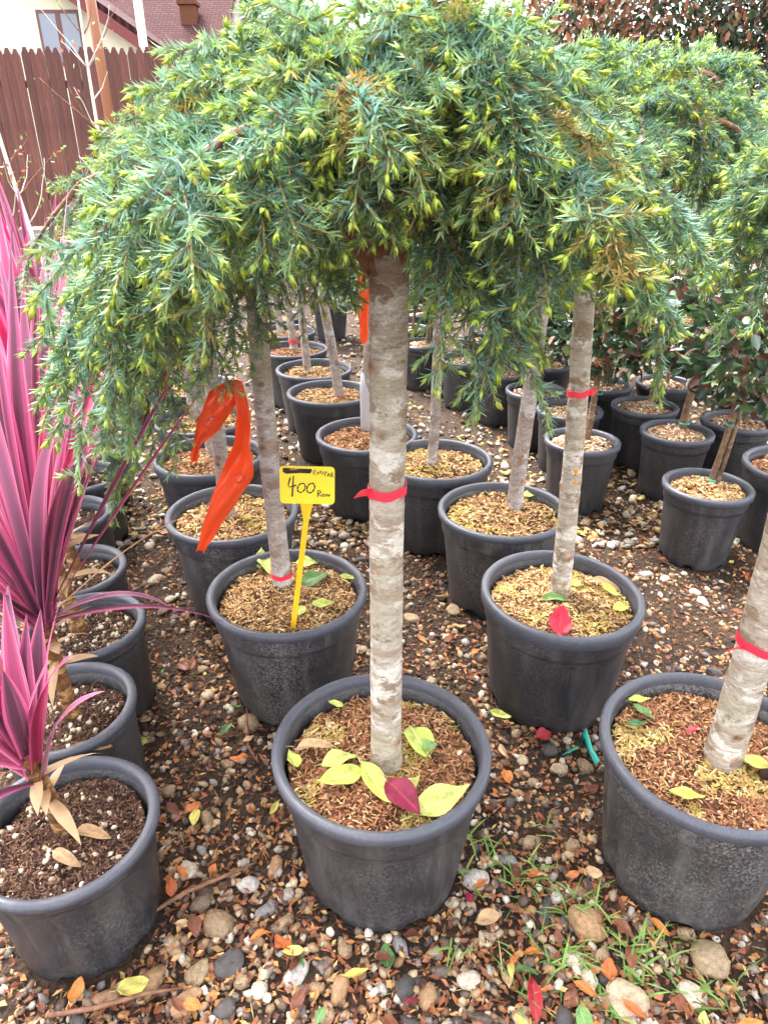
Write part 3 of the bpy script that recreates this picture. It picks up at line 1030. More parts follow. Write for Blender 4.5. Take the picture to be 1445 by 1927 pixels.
# orange resin wounds on one trunk
resin_m, n, l, b = mat('resin_orange', (.62, .24, .02), .35, .4)
V, F = stone_mesh(77, 2, .8, .2)
resin = new_mesh('resin_spot', V, F)
for z, sx, sz in ((.668, .006, .014), (.638, .007, .008)):
    path, rad = TRUNK[j3.name]
    k0 = min(range(len(path)), key=lambda i: abs(path[i].z - z))
    o = obj('resin_spot', resin, resin_m, j3, (path[k0].x + .004, path[k0].y - rad[k0] * .98, z))
    o.scale = (sx, .003, sz)
# whitewashed sleeve on the foot of one trunk
sl_m, n, l, b = mat('sleeve', (.5, .48, .5), .7, .2)
V, F = lathe([(.024, 0), (.0265, .002), (.0265, .2), (.022, .27), (.02, .27)], 20)
obj('sleeve', new_mesh('sleeve', V, F), sl_m, j11, on(j11, -.075, 2.80, .29))

# ------------------------------------------------------------------ cordylines
def strap_leaf(base, az, elev, L, W, bend, twist, g, nseg=16):
    P = Vector(base)
    h = Vector((math.cos(az), math.sin(az), 0))
    V, UV, F = [], [], []
    kink = g.uniform(-.15, .15)
    for i in range(nseg + 1):
        f = i / nseg
        e = elev - bend * f ** 1.8
        a2 = az + kink * f * f
        d = Vector((math.cos(a2) * math.cos(e), math.sin(a2) * math.cos(e), math.sin(e)))
        s = Vector((-math.sin(a2), math.cos(a2), 0))
        nrm = s.cross(d)
        tw = twist * f
        s2 = s * math.cos(tw) + nrm * math.sin(tw)
        n2 = nrm * math.cos(tw) - s * math.sin(tw)
        w = W * (.62 + .9 * f) if f < .42 else W * (1.0 - ((f - .42) / .58) ** 1.6)
        w = min(w, W) * (1 if i < nseg else 0.04)
        fold = .32 * (1 - f * .7)
        for j in range(5):
            u = (j / 4 - .5)
            q = P + s2 * (u * w) - n2 * (fold * w * (.5 - abs(u)) * 1.0)
            V.append(q[:])
            UV.append((j / 4, f * L * 2.2))
        P = P + d * (L / nseg)
    for i in range(nseg):
        for j in range(4):
            a = i * 5 + j
            F.append((a, a + 1, a + 6, a + 5))
    return new_mesh('leaf', V, F, uv=UV)

def cordyline(loc, label, kind, stem0, stem1, n_leaf, seed, Lr=(.5, .75), W=.045, lean=0.0, az_pref=None, dry=8, soil_count=2400, bits=420, stem_r=.017, extra=(), emin=28, right_min=66):
    g = random.Random(seed)
    root = empty('potted_cordyline', (loc[0], loc[1], 0), label, 'potted plant', 'pink cordylines in black pots')
    make_pot(root, kind)
    rt, h = POTR[kind]
    sz = fill_pot(root, kind, 'peat', None, .006, .045, soil_count, seed % 3 + 1, True, bits)
    FOOT.append((loc[0], loc[1], rt * .88))
    a = Vector((stem0[0] - loc[0], stem0[1] - loc[1], sz - .02))
    b_ = Vector((stem1[0] - loc[0], stem1[1] - loc[1], stem1[2]))
    path = [a.lerp(b_, i / 24) for i in range(25)]
    rad = [stem_r * (1.1 - .25 * i / 24 + (.1 if i % 2 else 0)) for i in range(25)]
    V, F, M = tube(path, rad, 12, True, .12, seed)
    obj('stem', new_mesh('stem', V, F, col=np.zeros((len(V), 3))), bark_cord, root)
    for i in range(n_leaf):
        f = i / max(1, n_leaf - 1)
        azl = i * 2.39996 + g.uniform(-.25, .25)
        if az_pref is not None and g.random() < .45:
            azl = az_pref + g.gauss(0, .7)
        el = R(g.uniform(emin, 62) + 26 * f ** 1.4)
        if math.cos(azl) > .1:
            el = max(el, R(g.uniform(right_min, right_min + 12)))
        el = min(el, R(89))
        base = b_ + Vector((math.cos(azl) * .012, math.sin(azl) * .012, -.06 + .1 * f))
        L = g.uniform(*Lr) * (1 - .18 * f * g.random())
        me = strap_leaf(base, azl, el, L, W * g.uniform(.75, 1.15), R(g.uniform(8, 52)) * (1.25 - f * .6), R(g.uniform(-35, 35)), g)
        obj('leaf', me, CORD[g.choice([0, 0, 0, 1, 1, 2, 2, 3, 3, 4])], root)
    for (azl, el, L, w, bend, tw, mi) in extra:
        me = strap_leaf(b_ + Vector((0, 0, -.03)), R(azl), R(el), L, w, R(bend), R(tw), g)
        obj('leaf', me, CORD[mi] if mi >= 0 else LEAF['tan'], root)
    for i in range(dry):
        azl = g.uniform(0, 6.28)
        base = b_.lerp(a, g.uniform(.05, .5))
        me = strap_leaf(base, azl, R(g.uniform(-10, 40)), g.uniform(.05, .13), .024, R(g.uniform(20, 90)), R(g.uniform(-60, 60)), g, 6)
        obj('dry_leaf', me, LEAF['tan'], root)
    return root, sz

c1, _ = cordyline((-.578, .844), 'pink cordyline with a short brown stem and cut dry leaf stubs above crumbly dark soil', 'cordfront', (-.592, .865), (-.622, .868, .40), 14, 3,
               (.22, .36), .042, dry=7, soil_count=4600, bits=260, stem_r=.015, az_pref=2.6, emin=38,
               extra=((95, 80, .34, .042, 8, 10, 1), (75, 78, .30, .042, 10, -10, 0), (130, 70, .34, .042, 10, 0, 1), (205, 68, .3, .04, 14, 0, 1)))
c2, _ = cordyline((-.70, 1.145), 'tall pink cordyline with a ringed tan stem, growing from soil strewn with cream pebbles', 'cord', (-.69, 1.145), (-.70, 1.15, .52), 38, 5,
               (.55, .8), .035, dry=10, soil_count=3600, bits=330, stem_r=.0145, emin=40,
               extra=((10, 58, .64, .02, 4, 60, 2), (7, 53, .62, .016, 4, 50, 0), (18, 40, .55, .013, 48, 20, -1), (-4, 18, .40, .03, 45, 30, 2), (8, 30, .3, .02, 95, 0, 3),
                      (60, 70, .62, .05, 14, 10, 0), (40, 66, .6, .045, 16, -14, 1), (80, 80, .74, .05, 8, 0, 0), (100, 82, .78, .05, 8, 10, 2)))
c3, _ = cordyline((-.775, 1.445), 'pink cordyline in the pot full of white perlite specks', 'cord', (-.80, 1.46), (-.83, 1.47, .5), 36, 9, (.55, .8), .035, dry=10, bits=420, emin=45)
c4, _ = cordyline((-.915, 1.715), 'pink cordyline in the pot next beyond the perlite-specked one', 'cord', (-.91, 1.735), (-.94, 1.735, .48), 34, 13, (.6, .85), .035, dry=8, bits=300, emin=48)
c5, _ = cordyline((-1.085, 2.07), 'pink cordyline in the fifth pot counted from the short-stemmed one', 'cord', (-1.09, 2.08), (-1.12, 2.08, .5), 28, 17, (.6, .85), .042, dry=5, soil_count=1500, bits=250, emin=50)
c6, _ = cordyline((-1.163, 2.39), 'pink cordyline in the sixth pot counted from the short-stemmed one', 'cord', (-1.2, 2.39), (-1.23, 2.39, .5), 26, 19, (.6, .85), .042, dry=4, soil_count=1200, bits=200, emin=50)
c7, _ = cordyline((-1.255, 2.70), 'pink cordyline in the seventh pot counted from the short-stemmed one', 'cord', (-1.3, 2.70), (-1.34, 2.70, .5), 26, 29, (.6, .9), .042, dry=4, soil_count=900, bits=150, emin=52)
c8, _ = cordyline((-1.42, 3.06), 'pink cordyline at the fence end of its row', 'cord', (-1.45, 3.06), (-1.5, 3.06, .5), 26, 31, (.65, .95), .042, dry=4, soil_count=600, bits=100, emin=52)

# ------------------------------------------------------------------ flowering shrubs on stakes
def leaf_cloud(center, rad, count, g, L=.055, W=.026, pal=((.03, .06, .025), (.05, .1, .035), (.075, .14, .05)), shell=.45, flat=1.0, updir=.2):
    """glossy leaves through a rounded crown"""
    d = norm(g.normal(0, 1, (count, 3)))
    r = shell + (1 - shell) * g.random(count) ** .6
    lump = np.array([1 + .28 * nz(a * 2.2 + center[0] * 7, b_ * 2.2, c_ * 2.2) for a, b_, c_ in d])
    P = np.array(center) + d * (r * lump)[:, None] * np.array([rad, rad, rad * flat])
    ax = norm(d * .8 + g.normal(0, .55, (count, 3)) + np.array([0, 0, updir]))
    s = norm(np.cross(ax, norm(g.normal(0, 1, (count, 3)) * .6 + d)))
    nn = np.cross(s, ax)
    l_ = (L * g.uniform(.6, 1.2, count))[:, None]
    w_ = (W * g.uniform(.7, 1.2, count))[:, None]
    V = np.stack([P, P + ax * l_ * .3 + s * w_ * .45 + nn * w_ * .15, P + ax * l_ * .7 + s * w_ * .36 + nn * w_ * .1 - nn * l_ * .03, P + ax * l_ - nn * l_ * .12,
                  P + ax * l_ * .7 - s * w_ * .36 + nn * w_ * .1 - nn * l_ * .03, P + ax * l_ * .3 - s * w_ * .45 + nn * w_ * .15], 1).reshape(-1, 3)
    b0 = np.arange(count)[:, None] * 6
    F = np.concatenate([b0 + np.array([0, 1, 2, 3]), b0 + np.array([0, 3, 4, 5])])
    p = np.array(pal)
    col = p[g.integers(0, len(p), count)] * g.uniform(.75, 1.25, (count, 1))
    return V, F, np.repeat(col, 6, 0)

SHRUB = []
def shrub_crown(seed, rad=.2, white=5, rust=7):
    g = np.random.default_rng(seed)
    V, F, col = leaf_cloud((0, 0, 0), rad, 850, g, L=.056, W=.03, pal=((.018, .04, .02), (.028, .058, .026), (.042, .082, .034), (.075, .13, .045), (.11, .045, .028)))
    fol = new_mesh('foliage', V, F, col=col)
    fl = []
    for k in range(white + rust):
        d = norm(g.normal(0, 1, 3) + np.array([0, -.5, .6]))
        c = d * rad * g.uniform(.95, 1.15)
        m = 70
        P = c + norm(g.normal(0, 1, (m, 3))) * (.03 * g.random((m, 1)) ** .5) * np.array([1, 1, .6])
        base = np.array((.75, .7, .55)) if k < white else np.array((.42, .2, .09))
        cols = base * g.uniform(.7, 1.15, (m, 1))
        fl.append(scatter_mesh('flower', P, np.full(m, .0046 if k < white else .0032), cols, [(2, 1, .9, .1)], g, .2, 0))
    return fol, fl
SHRUB = [shrub_crown(71), shrub_crown(72, .22, 4, 8), shrub_crown(73, .19, 3, 5)]
tie_m, _, _, _ = mat('green_tie', (.02, .3, .22), .4, .4)

def shrub(loc, label, s0, s1, v, seed, crown_c=None, r=.014, stake=False, tie=(), pal='perl', count=900, group='flowering shrubs in black pots', rz=0.0, double=False):
    root = empty('potted_shrub', (loc[0], loc[1], 0), label, 'potted shrub', group)
    make_pot(root, 'shrub')
    sz = fill_pot(root, 'shrub', pal, None, .012, .03, count, seed % 4 + 1, False, 160)
    FOOT.append((loc[0], loc[1], .135))
    a = Vector((s0[0] - loc[0], s0[1] - loc[1], sz - .02))
    b_ = Vector((s1[0] - loc[0], s1[1] - loc[1], s1[2]))
    b2 = b_ + (b_ - a) * .35
    add_trunk(root, a, b2, r, r * .8, bark_brown, seed, 3, .012, 12, 26)
    if stake:
        off = Vector((.018, -.012, 0))
        path = [a + off, (a + off).lerp(b_ + off, .95)]
        V, F, _ = tube(path, [.008, .008], 8)
        obj('stake', new_mesh('stake', V, F, smooth=True), bark_brown, root)
    for f in tie:
        p = a.lerp(b_, f)
        V, F = lathe([(r + .001, -.004), (r + .006, -.002), (r + .006, .002), (r + .001, .004)], 12)
        t_ = obj('tie', new_mesh('tie', V, F), tie_m, root, p)
    fol, fl = SHRUB[v]
    cc = crown_c if crown_c is not None else (b_.x, b_.y, b_.z + .13)
    cr = obj('crown', fol, foliage_m, root, cc, (0, 0, rz), kind='stuff')
    for me in fl:
        obj('flower_cluster', me, pebble_m, cr)
    return root

GB = 'dark-leaved flowering shrubs in black pots'
LB = 'dark-leaved flowering shrub on a single brown stem among the back rows'
LB2 = 'dark-leaved flowering shrub tied to a thin second stake among the back rows'
shrub((1.173, 2.248), 'flowering shrub tied with teal string to a pale stake, mulch heaped to the rim', (1.208, 2.30), (1.25, 2.32, .66), 1, 1, r=.012, stake=True, tie=(.1, .62), pal='husk', count=1600, group=GB)
shrub((.835, 2.70), 'flowering shrub with a bent brown stem and one green tie in a half-filled pot', (.862, 2.74), (.90, 2.74, .63), 0, 2, r=.014, tie=(.62,), count=1200, group=GB, rz=1.0)
shrub((1.257, 3.165), 'flowering shrub on a rough stem leaning across a full pot of pale mulch', (1.29, 3.2), (1.36, 3.22, .56), 2, 3, r=.016, tie=(.12,), count=1400, group=GB, rz=2.0)
shrub((1.277, 2.81), 'flowering shrub on a thick brown stem rising from dark mossy soil', (1.33, 2.88), (1.345, 2.88, .62), 1, 4, r=.017, tie=(.15,), pal='perl', count=1400, group=GB, rz=3.0)
shrub((1.605, 2.95), 'flowering shrub with an olive stem slanting out over its pot rim', (1.64, 2.98), (1.72, 2.98, .56), 0, 5, r=.015, count=1200, group=GB, rz=4.0)
shrub((.877, 3.096), 'flowering shrub with two thin stems in a crumbly brown pot', (.925, 3.18), (.935, 3.18, .55), 2, 6, r=.009, stake=True, count=900, group=GB, rz=5.0)
for k, (x, y, sx, v) in enumerate(((.648, 3.777, .0, 0), (.779, 3.408, .03, 1), (1.157, 3.532, .02, 2), (.49, 4.05, .01, 0), (.254, 4.464, .04, 1), (.178, 4.90, .02, 2),
                               (.667, 4.57, .02, 0), (.80, 4.25, -.02, 1), (.30, 5.45, .0, 2), (1.50, 3.55, .03, 1), (1.83, 3.3, .02, 0), (.95, 3.95, .02, 2))):
    shrub((x, y), LB if k % 2 else LB2, (x + .02, y + .03), (x + .02 + sx, y + .03, .6), v, 7 + k, r=.011, stake=(k % 2 == 0), count=700, group=GB, rz=k * 1.3)
# bigger dark shrubs behind the staked ones
for k, (x, y) in enumerate(((1.95, 4.3), (1.35, 4.6), (2.55, 4.0), (-.45, 5.9), (-.1, 6.2), (-.95, 6.0), (1.0, 5.3))):
    root = shrub((x, y), 'bushy dark shrub in a black pot at the far end of the yard', (x, y), (x + .02, y, .5), k % 3, 30 + k, r=.013, count=500, group='bushy shrubs at the far end', rz=k)
    for ch in root.children:
        if ch.name.startswith('crown'):
            ch.scale = (1.2, 1.2, 1.2)
            ch.location.z += .03

# ------------------------------------------------------------------ photinia hedge, fence, houses
def photinia(loc, rad, h, label, seed, red=.4):
    g = np.random.default_rng(seed)
    root = empty('photinia_bush', (loc[0], loc[1], 0), label, 'bush', 'red-tipped bushes along the boundary')
    V, F, col = leaf_cloud((0, 0, h * .55), rad, 15000, g, L=.075, W=.038, pal=((.025, .045, .022), (.04, .065, .03), (.018, .03, .018)), shell=.15, flat=h * .5 / rad)
    n6 = len(col) // 6
    c = col.reshape(n6, 6, 3)
    z = V.reshape(n6, 6, 3)[:, 0, 2]
    m = g.random(n6) < red
    c[m] = (np.array([(.2, .07, .04), (.25, .1, .055), (.17, .085, .035), (.22, .13, .065)])[g.integers(0, 4, int(m.sum()))] * g.uniform(.7, 1.2, (int(m.sum()), 1)))[:, None, :]
    obj('foliage', new_mesh('foliage', V, F, col=c.reshape(-1, 3)), foliage_m, root, kind='stuff')
    V, F, M = tube([(0, 0, -.02), (.02, 0, h * .3), (.05, .03, h * .6)], [.05, .04, .02], 10, True, .1, seed)
    obj('trunk', new_mesh('trunk', V, F, col=np.zeros((len(V), 3))), bark_brown, root)
photinia((1.75, 7.3), .9, 3.0, 'red-leaved photinia bush behind the far pots, nearest the gap of sky', 81, .7)
photinia((3.0, 7.0), 1.0, 3.3, 'dark photinia bush with rusty tips between two other bushes', 82, .3)
photinia((4.3, 6.6), 1.1, 3.3, 'dark green photinia bush with few rusty shoots at the hedge end', 83, .35)

# fence of dog-eared boards on rails and a concrete plinth
fence_m, n, l, b = mat('fence_paint', rough=.6, spec=.3)
tc = n.new('ShaderNodeTexCoord'); oi = n.new('ShaderNodeObjectInfo')
t = noise_node(n, l, tc.outputs['Object'], 12, 6, .65, (4, 4, .35))
rp = ramp(n, [(.3, (.075, .028, .022)), (.55, (.135, .05, .038)), (.75, (.2, .085, .065))]); l.new(t.outputs['Fac'], rp.inputs[0])
rr = ramp(n, [(0, (.75, .75, .75)), (1, (1.2, 1.15, 1.1))]); l.new(oi.outputs['Random'], rr.inputs[0])
c = mixc(n, l, 1.0, rp.outputs[0], rr.outputs[0], 'MULTIPLY'); l.new(c, b.inputs['Base Color'])
bump(n, l, b, t.outputs['Fac'], .3, .004)
conc_m, n, l, b = mat('plinth_concrete', rough=.85, spec=.2)
tc = n.new('ShaderNodeTexCoord'); t = noise_node(n, l, tc.outputs['Object'], 5, 7, .65)
rp = ramp(n, [(.3, (.12, .115, .11)), (.7, (.25, .24, .225))]); l.new(t.outputs['Fac'], rp.inputs[0]); l.new(rp.outputs[0], b.inputs['Base Color'])

def box(x0, x1, y0, y1, z0, z1):
    V = [(x, y, z) for z in (z0, z1) for y in (y0, y1) for x in (x0, x1)]
    F = [(0, 2, 3, 1), (4, 5, 7, 6), (0, 1, 5, 4), (2, 6, 7, 3), (0, 4, 6, 2), (1, 3, 7, 5)]
    return V, F

def prism(poly, y0, y1):
    """polygon in x,z extruded along y"""
    k = len(poly)
    V = [(x, y0, z) for x, z in poly] + [(x, y1, z) for x, z in poly]
    F = [tuple(range(k)), tuple(range(2 * k - 1, k - 1, -1))] + [(i, i + k, (i + 1) % k + k, (i + 1) % k) for i in range(k)]
    return V, F

FY = 9.0
fence = empty('board_fence', (-2.5, FY, 0), 'red-brown board fence with notched tops along the back of the yard', 'fence')
bw = .0875
V, F = prism([(-bw / 2, .66), (bw / 2, .66), (bw / 2, 2.41), (bw * .28, 2.45), (bw * .16, 2.475), (-bw * .16, 2.475), (-bw * .28, 2.45), (-bw / 2, 2.41)], -.011, .011)
board = new_mesh('board', V, F, smooth=False)
g = random.Random(5)
for i in range(88):
    o = obj('board', board, fence_m, fence, (-4.0 + i * .0905 + g.uniform(-.004, .004), g.uniform(-.003, .003), g.uniform(-.012, .012)), (0, g.uniform(-.006, .006), 0))
for z in (.95, 2.1):
    V, F = box(-4.2, 4.2, .0145, .055, z, z + .07)
    obj('rail', new_mesh('rail', V, F, smooth=False), fence_m, fence)
for i in range(5):
    V, F = box(-4.1 + i * 2.02, -4.03 + i * 2.02, .058, .13, 0, 2.3)
    obj('post', new_mesh('post', V, F, smooth=False), fence_m, fence)
V, F = box(-4.2, 4.2, -.06, .14, -.05, .62)
obj('plinth', new_mesh('plinth', V, F, smooth=False), conc_m, fence)

# poles
rust_m, n, l, b = mat('brown_pole_paint', (.3, .12, .06), .5, .4)
white_m, n, l, b = mat('white_pole_paint', (.75, .75, .76), .4, .4)
def pole(loc, h, r, m, label, cap=True):
    root = empty('pole', loc, label, 'pole')
    V, F, _ = tube([(0, 0, -.1), (0, 0, h)], [r, r], 14)
    obj('shaft', new_mesh('shaft', V, F), m, root)
    V, F = lathe([(r * 1.7, .0), (r * 1.7, .05), (r * 1.02, .08)], 14)
    obj('collar', new_mesh('collar', V, F), m, root)
pole((-2.79, 8.0, 0), 5.2, .048, rust_m, 'rusty brown steel pole in front of the board fence')
pole((-2.93, 10.0, 0), 5.4, .05, white_m, 'white pole rising behind the board fence')

# house with a cream gable, window and maroon verge
cream_m, n, l, b = mat('cream_render', (.72, .66, .5), .85, .2)
maroon_m, n, l, b = mat('maroon_trim', (.16, .035, .035), .5, .3)
glass_m, n, l, b = mat('window_glass', (.18, .2, .25), .08, .6)
frame_m, n, l, b = mat('window_frame', (.14, .06, .05), .5, .4)
tile_m, n, l, b = mat('roof_tile', rough=.9, spec=.08)
tc = n.new('ShaderNodeTexCoord')
br = n.new('ShaderNodeTexBrick')
br.inputs['Scale'].default_value = 3.2
br.inputs['Color1'].default_value = (.05, .02, .022, 1); br.inputs['Color2'].default_value = (.075, .03, .03, 1)
br.inputs['Mortar'].default_value = (.025, .01, .01, 1); br.inputs['Mortar Size'].default_value = .03
l.new(tc.outputs['UV'], br.inputs['Vector']); l.new(br.outputs['Color'], b.inputs['Base Color'])
bump(n, l, b, br.outputs['Fac'], .4, .02)
grey_m, n, l, b = mat('grey_blue_render', (.42, .45, .52), .85, .2)
slate_m, n, l, b = mat('slate_roof', (.16, .18, .21), .6, .3)
brick_m, n, l, b = mat('chimney_brick', (.13, .055, .032), .9, .1)

def house(loc, w, eave, ridge, depth, wall_m, roof_m, label, windows=(), over=.35, trim=None, chimney=None, rz=0.0):
    root = empty('house', loc, label, 'house', None, rz)
    V, F = prism([(-w / 2, 0), (w / 2, 0), (w / 2, eave), (0, ridge), (-w / 2, eave)], 0, depth)
    obj('wall', new_mesh('wall', V, F, smooth=False), wall_m, root)
    sl = (ridge - eave) / (w / 2)
    ln = math.hypot(w / 2 + over, (w / 2 + over) * sl)
    for s in (-1, 1):
        x1, z1 = s * (w / 2 + over), ridge - (w / 2 + over) * sl
        V = [(0, -over, ridge + .03), (0, depth + over, ridge + .03), (x1, depth + over, z1 + .03), (x1, -over, z1 + .03)]
        V += [(x, y, z + .1) for x, y, z in V]
        F = [(0, 1, 2, 3), (7, 6, 5, 4), (0, 4, 5, 1), (1, 5, 6, 2), (2, 6, 7, 3), (3, 7, 4, 0)]
        uv = [(0, 0), (depth, 0), (depth, ln), (0, ln)] * 2
        rf = obj('roof', new_mesh('roof', V, F, uv=uv, smooth=False), roof_m, root)
        V = [(0, -over - .03, ridge + .02), (x1, -over - .03, z1 + .02), (x1, -over - .03, z1 - .18), (0, -over - .03, ridge - .18)]
        V += [(x, y + .025, z) for x, y, z in V]
        F = [(0, 1, 2, 3), (7, 6, 5, 4), (0, 4, 5, 1), (1, 5, 6, 2), (2, 6, 7, 3), (3, 7, 4, 0)]
        if s == -1:
            F = [tuple(reversed(f)) for f in F]
        obj('verge_board', new_mesh('verge_board', V, F, smooth=False), trim or roof_m, root)
    if chimney:
        cx, cy, cz, ch = chimney
        V, F = box(cx - .16, cx + .16, cy - .16, cy + .16, cz, cz + ch)
        cm = obj('chimney', new_mesh('chimney', V, F, smooth=False), brick_m, root)
        V, F = box(cx - .2, cx + .2, cy - .2, cy + .2, cz + ch, cz + ch + .07)
        obj('chimney_cap', new_mesh('chimney_cap', V, F, smooth=False), brick_m, cm)
    for (x, z, ww, hh) in windows:
        V, F = box(x - ww / 2, x + ww / 2, -.04, .02, z, z + hh)
        wo = obj('window', new_mesh('window', V, F, smooth=False), frame_m, root)
        for s in (-1, 1):
            V, F = box(x + s * ww / 4 - ww / 4 + .05, x + s * ww / 4 + ww / 4 - .05, -.047, -.0405, z + .06, z + hh - .06)
            obj('pane', new_mesh('pane', V, F, smooth=False), glass_m, wo)
    return root
house((-7.6, 15.0, 0), 8.8, 2.6, 5.4, 9, cream_m, tile_m, 'cream rendered house with a two-pane window in its gable, behind the fence', windows=((1.75, 2.95, .78, .85), (-1.6, 2.4, .8, 1.1)), trim=maroon_m)
house((-3.6, 20.0, 0), 6.0, 3.5, 5.7, 11, grey_m, tile_m, 'house with a red tiled roof and brown chimney beyond the cream one', trim=maroon_m, chimney=(-2.4, .5, 3.3, 1.0), rz=R(90))
house((-1.6, 28, 0), 3.0, 4.7, 5.4, 7, grey_m, slate_m, 'distant grey-blue gabled house between the treetops', windows=((.45, 4.55, .5, .45),), over=.2)

# bare saplings by the fence
pale_m, n, l, b = mat('sapling_bark', (.6, .56, .5), .7, .2)
def sapling(loc, h, lean, label, seed, leaves=0):
    g = random.Random(seed)
    gn = np.random.default_rng(seed)
    root = empty('sapling', loc, label, 'sapling', 'bare saplings by the fence')
    pth = []
    for i in range(14):
        f = i / 13
        pth.append((lean * f * h + .03 * math.sin(f * 5 + seed), .02 * math.sin(f * 7), h * f - .03))
    V, F, M = tube(pth, [.024 * (1 - .7 * i / 13) for i in range(14)], 8, True, .1, seed)
    obj('trunk', new_mesh('trunk', V, F, col=np.zeros((len(V), 3))), pale_m, root)
    tips = []
    for k in range(15):
        i = g.randint(4, 12)
        p = Vector(pth[i])
        az = g.uniform(0, 6.28)
        q = [p]
        d = Vector((math.cos(az) * .6, math.sin(az) * .6, .7)).normalized()
        L = g.uniform(.25, .7)
        for s in range(6):
            d = (d + Vector((g.gauss(0, .12), g.gauss(0, .12), .05))).normalized()
            q.append(q[-1] + d * L / 6)
        V, F, M = tube(q, [.006 * (1 - s / 8) for s in range(7)], 5, True)
        obj('branch', new_mesh('branch', V, F), twig_m if k % 2 else pale_m, root)
        tips += q[2:]
    if leaves:
        P = np.array([tips[gn.integers(0, len(tips))][:] for _ in range(leaves)]) + gn.normal(0, .03, (leaves, 3))
        d = norm(gn.normal(0, 1, (leaves, 3))); s = norm(np.cross(d, gn.normal(0, 1, (leaves, 3))))
        V = np.stack([P, P + d * .02 + s * .011, P + d * .045, P + d * .02 - s * .011], 1).reshape(-1, 3)
        F = np.arange(leaves)[:, None] * 4 + np.array([[0, 1, 2, 3]])
        col = np.array([(.2, .28, .07), (.26, .32, .1), (.5, .12, .05)])[gn.integers(0, 3, leaves)]
        obj('foliage', new_mesh('foliage', V, F, col=np.repeat(col, 4, 0)), foliage_m, root, kind='stuff')
sapling((-2.95, 6.4, 0), 2.9, -.12, 'bare whitish sapling with red-tipped leaves standing by the rusty pole', 3, 130)
sapling((-3.45, 6.0, 0), 2.5, -.14, 'bare pale sapling leaning in front of the fence boards', 4, 110)
sapling((-2.6, 6.8, 0), 3.0, .06, 'thin bare sapling nearest the weeping conifers by the fence', 6, 30)
sapling((-3.7, 6.6, 0), 2.9, -.06, 'twiggy bare sapling in front of the cream house wall', 8, 20)
sapling((-2.75, 5.6, 0), 2.2, -.2, 'bare pale sapling slanting away from the conifers', 12, 60)
sapling((-3.2, 5.5, 0), 2.0, -.1, 'straight bone-white sapling rising from the pink leaves', 14, 0)

# ------------------------------------------------------------------ price sign
sign_m, n, l, b = mat('sign_yellow', (.86, .68, .03), .4, .4)
stake_m, n, l, b = mat('stake_yellow', (.85, .5, .02), .4, .4)
ink_m, n, l, b = mat('marker_ink', (.03, .015, .02), .5, .3)
sign = empty('price_sign', (-.228, 1.384, .29), 'yellow price sign on a thin stake, handwritten 400 Ron', 'sign')
def rounded(w, h, r, k=6):
    pts = []
    for cx, cz, a0 in ((w / 2 - r, h / 2 - r, 0), (-w / 2 + r, h / 2 - r, 90), (-w / 2 + r, -h / 2 + r, 180), (w / 2 - r, -h / 2 + r, 270)):
        for i in range(k + 1):
            a = R(a0 + 90 * i / k)
            pts.append((cx + r * math.cos(a), cz + r * math.sin(a)))
    return pts
V, F = prism(list(reversed(rounded(.122, .087, .009))), -.0012, .0012)
plate = obj('plate', new_mesh('plate', V, F, smooth=False), sign_m, sign, (.057, 0, .402), (R(-8), R(1.5), 0))
V, F = prism([(-.0065, 0), (.0065, 0), (.050 + .0065, .315), (.054 + .018, .372), (.054 - .016, .372), (.050 - .0065, .315)], -.0022, .0022)
obj('stake', new_mesh('stake', V, F, smooth=False), stake_m, sign)
def strokes(name, lines, w, parent, y=-.0019):
    V, F = [], []
    for ln in lines:
        pts = [Vector((p[0], 0, p[1])) for p in ln]
        if len(pts) > 2:   # soften the corners
            out = [pts[0]]
            for i in range(len(pts) - 1):
                for f in (.25, .75):
                    out.append(pts[i].lerp(pts[i + 1], f))
            out.append(pts[-1]); pts = out
        b0 = len(V)
        for i, p in enumerate(pts):
            t = (pts[min(i + 1, len(pts) - 1)] - pts[max(i - 1, 0)]).normalized()
            s = Vector((-t.z, 0, t.x))
            ww = w * (.85 + .3 * math.sin(i * 1.7))
            V.append((p.x + s.x * ww, y, p.z + s.z * ww)); V.append((p.x - s.x * ww, y, p.z - s.z * ww))
        for i in range(len(pts) - 1):
            a = b0 + i * 2
            F.append((a, a + 1, a + 3, a + 2))
    return obj(name, new_mesh(name, V, F, smooth=False), ink_m, parent)
def oval(cx, cz, rx, rz, sl=.25, k=14):
    return [(cx + rx * math.cos(a) + sl * rz * math.sin(a), cz + rz * math.sin(a)) for a in [1.2 + 2 * math.pi * i / (k - 1) for i in range(k)]]
strokes('number', [[(-.037, .018), (-.044, -.006), (-.028, -.002), (-.024, .001)], [(-.030, .022), (-.034, -.027)], oval(-.013, -.006, .0085, .011), oval(.008, -.006, .0085, .0115)], .0017, plate)
strokes('currency_word', [[(.024, -.011), (.023, -.026)], [(.023, -.012), (.031, -.012), (.030, -.017), (.024, -.018), (.031, -.025)], oval(.036, -.022, .0026, .0032, .1, 9), [(.042, -.025), (.042, -.019), (.045, -.020), (.046, -.025)], [(.048, -.025), (.049, -.019), (.051, -.022)]], .0012, plate)
strokes('plant_word', [[(.020, .036), (.014, .035), (.014, .025), (.020, .027)], [(.014, .031), (.019, .032)], [(.023, .025), (.023, .034), (.027, .026), (.028, .035)], [(.031, .035), (.031, .027), (.035, .027), (.036, .035)],
                       [(.039, .022), (.040, .034), (.044, .032), (.040, .029)], [(.045, .021), (.048, .032), (.050, .022)], [(.046, .026), (.050, .026)], [(.053, .020), (.054, .032), (.057, .029), (.054, .026), (.058, .020)]], .0009, plate)
